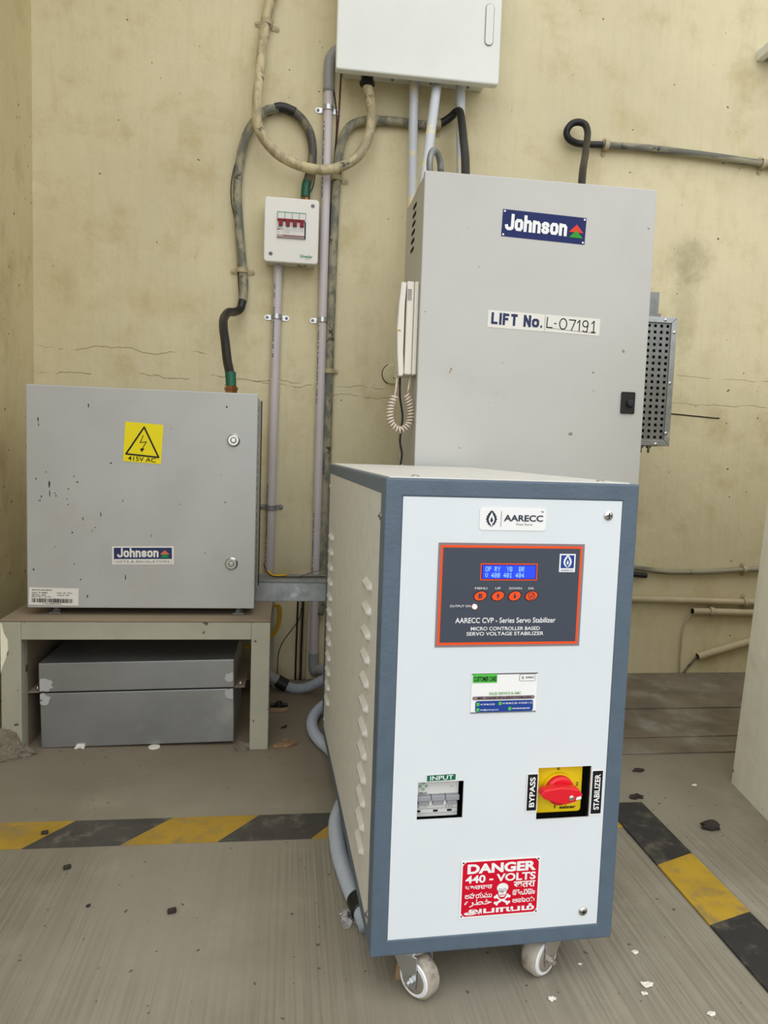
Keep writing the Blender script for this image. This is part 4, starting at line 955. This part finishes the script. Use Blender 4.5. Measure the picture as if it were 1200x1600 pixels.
# ------------------------------------------------------------------ pipes and cables on the wall
def wpts(seq, y): return [W(px, py, (q_[0] if q_ else y)) for (px, py, *q_) in seq]
def clamp(p, d, r, label, mat='zinc', ear=.020, two=True):
    """saddle at wall point p (pipe axis), pipe direction d along the wall"""
    d = Vector(d).normalized(); s = Vector((d.z, 0, -d.x)); s.normalize()
    t = thing('pipe_clamp', label, 'pipe clamp', (p[0], 0, p[2]), group=None)
    b = MB(); cx = Vector((p[0], p[1], p[2])); w = .0062
    t2 = bmesh.new(); ring = []
    for k in range(15):
        a = PI*k/14; off = s*math.cos(a)*(r+.0012)+Vector((0, -1, 0))*math.sin(a)*(r+.0012)
        o2 = s*math.cos(a)*(r+.0032)+Vector((0, -1, 0))*math.sin(a)*(r+.0032)
        ring.append([t2.verts.new(cx+off-d*w), t2.verts.new(cx+off+d*w), t2.verts.new(cx+o2+d*w), t2.verts.new(cx+o2-d*w)])
    for A, B in zip(ring, ring[1:]):
        for i in range(4): t2.faces.new((A[i], A[(i+1) % 4], B[(i+1) % 4], B[i]))
    t2.faces.new(ring[0]); t2.faces.new(ring[-1]); bmesh.ops.recalc_face_normals(t2, faces=t2.faces); b._add(t2, 0)
    sides = (1, -1) if two else ((-1,) if two is False else (1,))
    for sd_ in (1, -1):
        if sd_ not in sides: continue
        e0 = cx+s*sd_*(r+.001); pts = []
        base = Vector((e0.x, 0, e0.z)); L = ear
        for k in range(11):
            a = -PI/2+PI*k/10; v = base+s*sd_*(L-.007+.007*math.cos(a))+d*(.007*math.sin(a)); pts.append((v.x, v.z))
        v = base+d*.0065; pts.append((v.x, v.z)); v = base-d*.0065; pts.insert(0, (v.x, v.z))
        b.prism(pts, -.0004, -.0024, 'y')
        q0 = base-d*.0062; 
        legp = [base+d*.006, base-d*.006]
        t3 = bmesh.new(); vs = []
        for v in legp:
            for yy in (-.0006, p[1]-.001): vs.append(t3.verts.new((v.x, yy, v.z)))
        t3.faces.new((vs[0], vs[1], vs[3], vs[2])); b._add(t3, 0)
    o = b.build('strap', mat, t); o.data.transform(Matrix.Translation(-Vector(t.location)))
    for sd_ in sides:
        e = cx+s*sd_*(r+ear-.006); 
        o = MB().lathe((e.x, -.0022, e.z), (e.x, -.0052, e.z), [(0, .0042), (.6, .0042), (1, .0018)], 12).build('screw', mat if mat != 'zinc' else 'galv_dark', t); o.data.transform(Matrix.Translation(-Vector(t.location)))
    return t
VUP = (0, 0, 1)
def marks(p0, p1, r, y, par, side, n0=0):
    """faint row of printed letters along a pipe"""
    p0, p1 = Vector(p0), Vector(p1); b = MB(); L = (p1-p0).length; z = 0; rnd = random.Random(n0)
    a = math.radians(side); ox, oy = math.sin(a)*(r+.0001), -math.cos(a)*(r+.0001)
    while z < L:
        h = rnd.choice((.0025, .0035, .0045)); f = z/L; p = p0.lerp(p1, f)
        if rnd.random() > .18: b.box(p.x+ox-.0016, p.x+ox+.0014, p.y+oy-.0004, p.y+oy+.0006, p.z-h, p.z)
        z += h+.0016+(.006 if rnd.random() < .15 else 0)
    return b.build('printing', 'navy_dim', par)
# conduit below the breaker box
r1 = .0122; y1 = -.0165
pa = thing('conduit_pipe', 'lilac grey plastic conduit running down from the small breaker box', 'conduit')
xa0, xa1 = W(434.5, 425, y1), W(420.5, 880, y1)
axx = (xa0.x+xa1.x)/2; 
MB().cyl((xa0.x, y1, MZ+.001), (xa1.x, y1, .22), r1, seg=24).build('tube', 'pvc', pa)
def onA(py, x0, x1, z0, z1): 
    z = W(430, py, y1).z; f = (z-z0)/(z1-z0); return Vector((x0+(x1-x0)*f, y1, z))
A_ = lambda py: onA(py, xa0.x, xa1.x, MZ, .22)
marks(A_(445), A_(560), r1, y1, pa, -35, 1); marks(A_(755), A_(885), r1, y1, pa, -55, 2)
clamp(A_(495), VUP, r1, 'shiny pipe clamp on the breaker box conduit, below the box'); clamp(A_(793), VUP, r1, 'lower pipe clamp on the breaker box conduit, beside the square grey enclosure', 'galv_dark')
# long conduit
pb_ = thing('conduit_pipe', 'long lilac grey conduit from behind the white wall cabinet down to the floor', 'conduit')
xb0, xb1 = W(512.5, 170, y1), W(491.5, 960, y1)
B_ = lambda py: onA(py, xb0.x, xb1.x, xb0.z, xb1.z)
zt_, zb_2 = W(512, 135, y1).z, W(489, 1025, y1).z
def BX(z): f = (z-xb0.z)/(xb1.z-xb0.z); return xb0.x+(xb1.x-xb0.x)*f
MB().cyl((BX(zt_), y1, zt_), (BX(zb_2), y1, zb_2), r1, seg=24).build('tube', 'pvc', pb_)
MB().tube([(BX(zt_), y1-.001, zt_-.014), (BX(zt_), y1-.001, zt_+.05), (BX(zt_)+.004, y1-.001, zt_+.072), (BX(zt_)+.018, y1-.001, zt_+.09), (BX(zt_)+.045, y1-.001, zt_+.098), (BX(zt_)+.10, y1-.001, zt_+.10)], .0145, 20).build('elbow', 'pvc_dark', pb_)
MB().tube([(BX(zb_2), y1-.001, zb_2+.012), (BX(zb_2), y1-.001, zb_2-.02), (BX(zb_2)+.004, y1-.004, zb_2-.042), (BX(zb_2)+.018, y1-.014, .036), (BX(zb_2)+.05, y1-.03, .030), (BX(zb_2)+.08, y1-.05, .030)], .0145, 20).build('elbow', 'pvc_dark', pb_)
marks(B_(185), B_(310), r1, y1, pb_, -50, 3); marks(B_(505), B_(630), r1, y1, pb_, -50, 4); marks(B_(800), B_(895), r1, y1, pb_, -50, 5)
clamp(B_(162), VUP, r1, 'pipe clamp at the top of the long conduit, under the white wall cabinet'); clamp(B_(496), VUP, r1, 'pipe clamp halfway up the long conduit, right of the breaker box conduit', two=False)

# overpainted cables
def cable(name, label, segs, cat='cable'):
    """segs: list of (points, radius, material, partname); the first is the thing when alone"""
    if len(segs) == 1:
        return tag(MB().tube(segs[0][0], segs[0][1], 14, step=10).build(name, segs[0][2]), label, cat)
    t = thing(name, label, cat)
    for pts, r, m, nm in segs: MB().tube(pts, r, 14, step=10).build(nm, m, t)
    return t
rC = .0128; yC = -.058
seqC = [(432, -25, -.02), (423, -2, -.02), (417, 25, -.02), (413, 48, -.022), (408, 90, -.04), (404, 130, -.062), (401, 165, -.070), (402, 192, -.070), (413, 218, -.066), (438, 244, -.060), (472, 260, -.058), (507, 265.5, -.062), (536, 259, -.06), (560, 243, -.055), (575, 216, -.05), (580.5, 185, -.05), (578.5, 158, -.055), (575.5, 140, -.06)]
ptsC = wpts(seqC, yC)+[Vector((glx, -.06, 1.609))]
cable('loop_cable', 'thick cream painted cable hanging in a loop into the bottom of the white wall cabinet', [(ptsC, rC, 'cable_cream', 'jacket')])
clamp(W(417, 36, -.018), (W(412, 60, 0)-W(421, 5, 0)), .0128, 'cream painted clamp on the thick looped cable near the top edge', 'painted_pipe')
# enclosure to breaker box cable
rD = .0118
gl0 = Vector((W(361, 612, -.33).x, -.33, LZ1))
blk = [gl0+Vector((-.001, 0, .045))]+wpts([(355.5, 565, -.29), (352, 535, -.25), (349, 510, -.20), (350, 497, -.15), (357, 488, -.10), (366, 487.5, -.06), (375, 483, -.035), (379, 470, -.026)], 0)
gry = wpts([(379, 471, -.024), (381, 445, -.02), (379, 421, -.018), (376, 385, -.018), (372.5, 340, -.018), (371, 295, -.018), (375, 252, -.018), (384, 215, -.02), (398, 190, -.022), (416, 173.5, -.02), (434, 169.5, -.018)], 0)
bnd = wpts([(430, 169.5, -.018), (438, 168, -.018), (448, 170, -.018), (461, 176, -.018)], 0)
g2 = wpts([(459, 175, -.018), (472, 187, -.018), (483, 205, -.02), (488.5, 230, -.022), (487, 255, -.024), (482, 278, -.024), (478, 290, -.024)], 0)
tp2 = wpts([(480, 283, -.024), (478, 293, -.024)], 0)+[Vector((gmx, -.024, 1.326))]
grn = [gl0+Vector((-.002, 0, .055)), gl0+Vector((0, 0, .023))]
t = cable('enclosure_cable', 'black and grey cable from the square grey enclosure up and round to the breaker box', [(blk, .0108, 'black', 'black_sleeve'), (gry, rD, 'cable_grey', 'jacket'), (bnd, .0128, 'black', 'tape_band'), (g2, rD*.98, 'cable_dark', 'jacket'), (tp2, .0122, 'green_tape', 'green_tape')])
MB().cyl(grn[0], grn[1], .0125, .0118).build('green_tape', 'green_tape', t)
kid(MB().lathe(gl0+Vector((0, 0, -.002)), gl0+Vector((0, 0, .024)), [(0, .0145), (.62, .0145), (.66, .0165), (.86, .0165), (.88, .0135), (1, .0135)], 6, smooth=False), 'cable_gland', 'brass', en)
clamp(W(378.5, 423, -.018), VUP, .0122, 'cream painted clamp on the grey cable above the square grey enclosure', 'painted_pipe')
# thin wire beside it
tag(MB().tube(wpts([(391, 205), (372, 245), (365, 265), (361, 290), (361.5, 315), (366, 340), (370, 375), (371, 400), (372.5, 440), (374, 466)], -.004), .0012, 6).build('thin_wire', 'wire'), 'thin dark wire following the left side of the grey enclosure cable', 'wire')
tag(MB().tube(wpts([(412, 184), (428, 178), (441, 175)], -.004), .0012, 6).build('thin_wire', 'wire'), 'short thin dark wire under the black tape band of the enclosure cable', 'wire')
tag(MB().tube(wpts([(492, 225), (494, 250), (492, 275), (489, 292), (484, 303)], -.006)+[Vector((gmx+.012, -.02, 1.303))], .0012, 6).build('thin_wire', 'wire'), 'thin dark wire looping into the top of the breaker box', 'wire')
# vertical grey cable turning to the cabinet
rE = .0115; yE = -.016
E1 = wpts([(500, 960), (503, 900), (507, 800), (511, 700), (514, 600), (517, 500), (520.5, 400), (524, 320), (527, 270), (530, 240), (536, 215), (548, 197), (566, 189.5), (590, 188), (620, 190), (655, 195), (676, 196)], yE)
E2 = wpts([(672, 196, -.018), (690, 192, -.02), (704, 183, -.03), (713, 175, -.045), (719, 176, -.07), (722, 195, -.12), (724.5, 220, -.18), (727, 250, -.26)], 0)+[Vector((W(729, 275, -.36).x, -.36, KZ-.003))]
cable('cabinet_cable', 'grey painted cable beside the long conduit, turning right to the tall cabinet as black cable', [(E1, rE, 'cable_grey', 'jacket'), (E2, .0105, 'black', 'black_sleeve')])
clamp(W(527, 279, yE), (W(524, 320, 0)-W(530, 240, 0)), rE, 'cream painted clamp on the grey cable near the loop', 'painted_pipe', two=True)
clamp(W(514.5, 580, yE), VUP, rE, 'cream painted clamp low on the grey cable beside the long conduit', 'painted_pipe', ear=.014)
clamp(W(586, 188, yE), (1, 0, 0), rE, 'cream painted clamp on the level run of grey cable right of the loop', 'painted_pipe', ear=.012)
clamp(W(684, 194, yE), (1, 0, .2), rE, 'cream painted clamp where the grey cable turns black', 'painted_pipe', ear=.016)
tag(MB().tube(wpts([(519, 120), (526, 180), (524, 230), (519, 290), (512, 420), (507, 560), (503, 700), (499, 850), (497, 900)], -.005), .0016, 6).build('thin_wire', 'wire'), 'long thin dark wire between the long conduit and the grey cable', 'wire')
tag(MB().tube(wpts([(533, 112), (531, 150), (529, 185), (526, 215), (523, 245)], -.003), .0022, 6).build('thin_wire', paint('rusty_wire', (112, 60, 40), .8, vary=.15, scale=60)), 'rusty brown wire under the left corner of the white wall cabinet', 'wire')  # rust streak on the wall, built as a thin raised tube
# three conduits under the wall cabinet
yF = -.045; rF = .0125
for (pt, pb2, lab) in (((647, 128), (642.5, 345), 'leftmost of the three pale conduits under the white wall cabinet'), ((683, 131), (666, 275), 'middle leaning conduit of the three under the white wall cabinet'), ((719.5, 136), (720.5, 300), 'rightmost of the three pale conduits, partly behind the black cable')):
    p0, p1 = W(*pt, yF), W(*pb2, yF); d_ = (p1-p0)
    p0 = p0-d_*((p0.z-1.652)/d_.z)
    if pt[0] == 683: p1 = Vector((.213, -.29, KZ-.003))   # leans forward into the cabinet's top
    else: p1 = p0+d_*((.002-p0.z)/d_.z)                  # runs down behind the cabinet to the floor
    tag(MB().cyl(p0, p1, rF, seg=24).build('conduit_pipe', 'pvc_blue'), lab, 'conduit')
# black loop on the right and its painted run
rH = .0092
hx_ = W(908, 290, -.36)
H1 = [Vector((hx_.x, -.36, KZ-.003))]+wpts([(910.5, 268, -.27), (914, 245, -.17), (917, 222, -.10), (918, 206, -.065), (914, 195, -.05), (904, 191, -.04), (893, 194, -.033), (885.5, 205, -.028), (888, 216, -.024), (899, 223, -.02), (915, 225.5, -.017), (930, 226, -.016), (946, 226.5, -.015)], 0)
H2 = wpts([(941, 226.5), (960, 228), (1000, 231), (1050, 236.5), (1100, 243), (1150, 250), (1192, 256), (1230, 262)], -.015)
cable('loop_cable', 'black cable curling above the tall cabinet into a grey painted run to the right', [(H1, rH, 'black', 'black_sleeve'), (H2, .0105, 'cable_level', 'jacket')])
clamp(W(947, 227, -.015), (1, 0, -.08), .0108, 'cream painted clamp next to the black cable curl', 'painted_pipe', ear=.015)
clamp(W(1192, 256, -.015), (1, 0, -.1), .0108, 'cream painted clamp on the grey cable at the right edge', 'painted_pipe', ear=.015)
# runs low on the right
cable('thin_cable', 'sagging grey painted cable low on the right wall, topmost of the low runs', [(wpts([(960, 884), (997, 888), (1044, 893.5), (1106, 893.5), (1153, 890.5), (1182, 889.5), (1230, 889)], -.012), .0078, 'cable_level', 'jacket')])
clamp(W(1163, 890, -.012), (1, 0, 0), .008, 'painted clamp on the sagging cable beside the pillar', 'painted_pipe', ear=.013, two='up')
tag(MB().tube(wpts([(975, 897), (993, 898), (1010, 899.5)], -.012), .0075, 10).build('cable_stub', 'black'), 'short black cable end low behind the stabilizer right edge', 'cable')
p0, p1 = W(960, 935, -.014), W(1240, 943, -.014)
tag(MB().cyl(p0, p1, .0102, seg=20).build('conduit_pipe', 'painted_pipe'), 'long cream painted conduit low on the right wall behind the pillar', 'conduit')
clamp(W(1164, 941, -.014), (1, 0, 0), .0105, 'painted clamp on the long low conduit beside the pillar', 'painted_pipe', ear=.013, two='up')
def open_pipe(p0, p1, r, label):
    b = MB().cyl(p0, p1, r, seg=20); d_ = (p0-p1).normalized(); b.cyl(p0-d_*.001, p0+d_*.0006, r*.72, seg=16, mi=1)
    return tag(b.build('conduit_pipe', ['painted_pipe', 'void']), label, 'conduit')
open_pipe(W(1082, 955, -.014), W(1240, 959, -.014), .0112, 'open ended cream conduit just below the long low one, right side')
clamp(W(1111, 955.5, -.014), (1, 0, 0), .0115, 'painted clamp on the open ended low conduit', 'painted_pipe', ear=.014, two=False)
open_pipe(W(1090, 1026, -.014), W(1220, 988, -.014), .0115, 'slanting open ended cream conduit near the floor on the right')
tag(MB().tube(wpts([(1086, 957, -.012), (1078, 963), (1070, 974), (1065.5, 992), (1064, 1010), (1062, 1030), (1062, 1052)], -.006), .0030, 8).build('thin_cable', 'painted_pipe'), 'thin cream cable dropping from the open ended low conduit to the floor', 'cable')
tag(MB().tube(wpts([(1090, 1026, -.012), (1083, 1033), (1074, 1043), (1067, 1053)], -.006), .0030, 8).build('thin_cable', 'cable_dark'), 'thin dark cable from the slanting low conduit to the floor', 'cable')
# dark slot line on the wall
tag(MB().tube(wpts([(1030, 645), (1060, 647.5), (1090, 650.5), (1115, 653), (1124, 653.5)], -.001), .0017, 6).build('thin_wire', 'wire'), 'short straight dark wire across the wall right of the perforated box', 'wire')
# batten light at the right edge
p = W(1181, 96); p2 = W(1181, 80)
lt = thing('batten_light', 'end of a grey batten light fitting high on the wall at the right edge', 'light fitting', (p.x, 0, p.z))
kid(MB().box(p.x, p.x+.6, -.055, 0, p.z, p2.z, .002), 'housing', 'white_cover', lt)
kid(MB().box(p.x+.02, p.x+.6, -.05, -.006, p.z-.0015, p.z+.001), 'diffuser', 'galv_dark', lt)

# ------------------------------------------------------------------ the dark gap between stand and stabilizer
for px, m, lab in ((464, 'wire', 'leftmost dark one of the thin wires hanging under the cable duct'), (467, 'painted_pipe', 'left cream cable of the bundle under the cable duct'), (472, 'wire', 'middle dark wire in the bundle under the cable duct'), (477.5, 'painted_pipe', 'right cream cable of the bundle, next to the long conduit')):
    r = .003 if m == 'wire' else .0042
    tag(MB().tube(wpts([(px+3.5, 900), (px+1, 960), (px-1, 1010), (px-2.5, 1062)], -.008), r, 8).build('thin_cable', m), lab, 'cable')
tag(MB().tube(wpts([(471, 950), (468, 966), (455, 985), (442, 1003), (435, 1022), (433.5, 1050), (433, 1075), (434, 1092)], -.06), .0013, 6).build('thin_wire', 'wire'), 'thin dark wire curving down from the duct to the floor', 'wire')
for k, off in enumerate(((0, 0), (4, 1))):
    tag(MB().tube([W(418+off[0], 950, -.17), W(432+off[0], 946, -.17), W(435+off[0], 962, -.17), W(431+off[0], 980, -.17), W(423+off[0], 993, -.17), W(405+off[0], 1005, -.17), W(380, 1012, -.17)], .0028, 8).build('yellow_wire', 'yellow_wire'), ('yellow wire hanging below the duct behind the stand, left strand', 'yellow wire hanging below the duct behind the stand, right strand')[k], 'wire')
ztp = .3428
tag(MB().tube([(-.13, -.25, ztp+.012), (-.118, -.262, ztp+.004), (-.10, -.262, ztp+.003), (-.085, -.25, ztp+.003)], .003, 8).build('yellow_wire', 'yellow_wire'), 'short yellow wire on top of the cable duct', 'wire')
tag(MB().tube([(-.14, -.25, ztp+.03), (-.125, -.27, ztp+.006), (-.09, -.275, ztp+.002), (-.02, -.27, ztp+.002), (.08, -.26, ztp+.002)], .0013, 6).build('thin_wire', 'wire'), 'thin dark wire lying along the top of the cable duct', 'wire')
tag(MB().tube([(-.05, -.265, ztp+.002), (-.02, -.25, ztp+.01), (.03, -.24, ztp+.022), (.08, -.23, ztp+.03)], .0014, 6).build('thin_wire', 'cable_dark'), 'thin grey wire rising from the top of the cable duct', 'wire')
# thin wire along the enclosure's right flank
tag(MB().tube([Vector((LX1+.006, LY+.06, z)) for z in (.760, .72, .62, .5, .4, .345)], .0012, 6).build('thin_wire', 'wire'), 'thin dark wire down the right side of the square grey enclosure', 'wire')
# corrugated hoses
def corr(pts, r, name='corrugated_hose', parent=None):
    P = catmull(pts, 12); L = sum((b-a).length for a, b in zip(P, P[1:])); pitch = .0052; n = int(L/pitch*5)
    return MB().tube(P, r, 18, spline=False, n=n, rf=lambda s: r*(.90+.10*math.cos(2*PI*s/pitch))).build(name, 'hose', parent)
rh = .0135
h1 = thing('corrugated_hose', 'grey corrugated hose curving low behind the stabilizer from beside the green stand', 'hose')
P1 = [W(446, 1071, -.10), W(457, 1075.5, -.11), W(470, 1076, -.12), W(485, 1072, -.13), W(500, 1065, -.14), W(520, 1056, -.15), W(550, 1050, -.16)]
corr(P1, rh, 'tube', h1)
MB().tube([W(433, 1063, -.098), W(440, 1067.5, -.099), W(448, 1071.5, -.10)], .0172, 18).build('coupling', 'black', h1)
MB().tube([W(395, 1030, -.09), W(412, 1047, -.093), W(425, 1058, -.096), W(436, 1065, -.098)], .0145, 18).build('pipe_end', 'pvc_dark', h1)
zf = rh+.0006
h2 = thing('corrugated_hose', 'grey corrugated hose lying on the floor along the stabilizer left side', 'hose')
g = lambda px, py: G(px, py, zf)
P2 = [g(560, 1085), g(525, 1093), g(502, 1105), g(489, 1122), g(488.5, 1139), g(499, 1156), g(520, 1175), g(540, 1200), g(546, 1230), g(534, 1258), g(525.5, 1283), g(526, 1308), g(531, 1337), g(541, 1368), g(551, 1394), g(560, 1413)]
corr(P2, rh, 'tube', h2)
MB().tube([g(557.5, 1405), g(562, 1416), g(566, 1426)], .0148, 18).build('tape_band', 'black', h2)
corr([g(565, 1424), g(569, 1434), g(574, 1446)], rh*.95, 'tube_end', h2)
# crumpled plastic scrap at the hose end
def film_scrap():
    t = bmesh.new(); n = 9; c = G(557, 1438); rnd = random.Random(5); V = {}
    for i in range(n):
        for j in range(n):
            V[i, j] = t.verts.new((c.x+(i/(n-1)-.5)*.045+rnd.uniform(-.002, .002), c.y+(j/(n-1)-.5)*.038+rnd.uniform(-.002, .002), .002+abs(rnd.gauss(0, .004))))
    for i in range(n-1):
        for j in range(n-1): t.faces.new((V[i, j], V[i+1, j], V[i+1, j+1], V[i, j+1]))
    bmesh.ops.solidify(t, geom=list(t.faces), thickness=.0003)
    return MB()._add(t, 0)
tag(film_scrap().build('plastic_scrap', 'film'), 'crumpled clear plastic scrap at the front end of the floor hose', 'litter')

# ------------------------------------------------------------------ litter
def chip(px, py, L, wd, th, rz, m, name, label, cat='litter', seed=0, group=None):
    p = G(px, py); rnd = random.Random(seed or px); n = 7; pts = []
    for k in range(n): pts.append((-L/2+L*k/(n-1), -wd/2*(.5+rnd.random()*.6)*(1-.6*abs(2*k/(n-1)-1)**3)))
    for k in range(n)[::-1]: pts.append((-L/2+L*k/(n-1), wd/2*(.5+rnd.random()*.6)*(1-.6*abs(2*k/(n-1)-1)**3)))
    mt = Matrix.Translation((p.x, p.y, 0)) @ Matrix.Rotation(rz, 4, 'Z')
    return tag(MB().prism(pts, .0004, th, 'z', bev=min(th*.25, .0012), mat=mt).build(name, m), label, cat, group)
chip(445, 1166, .055, .020, .007, .35, 'wood', 'wood_chip', 'large pale wood chip on the floor right of the green stand leg')
chip(447, 1158, .016, .008, .004, .2, 'wood', 'wood_chip', 'small wood chip just behind the large one by the stand')
chip(433, 1112, .05, .018, .008, .1, 'wood', 'wood_chip', 'wood chip beside the black clip behind the stand leg')
chip(444, 1137, .020, .007, .004, .9, 'bark', 'dark_chip', 'narrow dark chip on the floor between the two larger wood chips')
b = MB(); p = G(436, 1104); b.lathe((p.x, p.y, .0005), (p.x, p.y, .014), [(0, .014), (.5, .013), (.6, .008), (1, .007)], 16); b.box(p.x-.022, p.x+.022, p.y-.005, p.y+.005, .0004, .008, .002)
tag(b.build('cable_clip', 'black'), 'small black plastic clip on the floor behind the green stand leg', 'clip')
p = G(126, 1169); b = MB().box(p.x-.009, p.x+.009, p.y-.005, p.y+.007, .0004, .009, .002).box(p.x-.011, p.x-.004, p.y-.009, p.y-.004, .0004, .006, .002).box(p.x+.003, p.x+.010, p.y-.009, p.y-.004, .0004, .006, .002)
tag(b.build('plastic_clip', 'chalk'), 'small white plastic clip on the floor in front of the sheet metal box', 'clip')
p = G(241, 1168); tag(MB().lathe((p.x, p.y, .0004), (p.x, p.y, .0035), [(0, .0125), (.6, .0125), (1, .010)], 24).build('white_disc', 'chalk'), 'flat white disc on the floor in front of the sheet metal box', 'disc')
for px, py, L, lab in ((105, 1358, .011, 'dark pellet on bare floor just in front of the left stripe'), (268.5, 1427, .012, 'dark pellet nearest the bottom on the bare left floor'), (138, 1417, .006, 'tiny dark speck between the two dark pellets on the left floor'), (70, 1304, .011, 'dark pellet lying on the yellow band of the left stripe')):
    p = G(px, py); a = random.uniform(.2, .9); dx, dy = math.cos(a)*L/2, math.sin(a)*L/2
    tag(MB().lathe((p.x-dx, p.y-dy, L*.34), (p.x+dx, p.y+dy, L*.34), [(0, L*.2), (.12, L*.3), (.88, L*.32), (1, L*.2)], 12).build('dark_pellet', 'bark'), lab, 'litter')
p = G(1110, 1295); tag(MB().blob((p.x, p.y, .006), .017, .011, .009, .15, seed=11).build('dark_lump', 'bark'), 'dark charred lump on the floor in front of the pillar', 'litter')
p = G(998, 1205); tag(MB().blob((p.x, p.y, .002), .012, .006, .004, .4, seed=12, sub=2).build('dry_leaf', 'bark'), 'small brown leaf scrap near the start of the thick hazard strip', 'litter')
p = G(994, 1247); tag(MB().blob((p.x, p.y, .003), .014, .006, .005, .4, seed=13, sub=2).build('dark_lump', 'bark'), 'small dark crumb touching the far end of the thick hazard strip', 'litter')
p = G(627, 1542); tag(MB().prism([(p.x-.006, 0.0004), (p.x+.008, 0.0004), (p.x+.006, .018), (p.x-.004, .022)], p.y+.012, p.y+.016, 'y').build('cardboard_scrap', 'wood'), 'torn brown scrap standing behind the front left castor', 'litter')
wl_ = [(992, 1488, .0045, 'white chip on the floor left of the thick strip, uppermost of four'), (1011, 1540, .007, 'largest pale chip on the floor below the thick strip'), (1006, 1553, .004, 'small white chip right below the largest pale chip'), (1112, 1586, .005, 'white chip at the bottom right edge of the photo'),
       (863, 1562, .0055, 'white chip on the floor in front of the right castor'), (906, 1507, .003, 'tiny white chip right of the right castor'), (1085, 1228, .006, 'white flake on the floor beside the pillar foot')]
for i, (px, py, r, lab) in enumerate(wl_):
    p = G(px, py); tag(MB().blob((p.x, p.y, r*.25), r, r*.7, r*.3, .4, seed=20+i, sub=2).build('white_chip', 'chalk'), lab, 'litter', 'white chips on the floor')
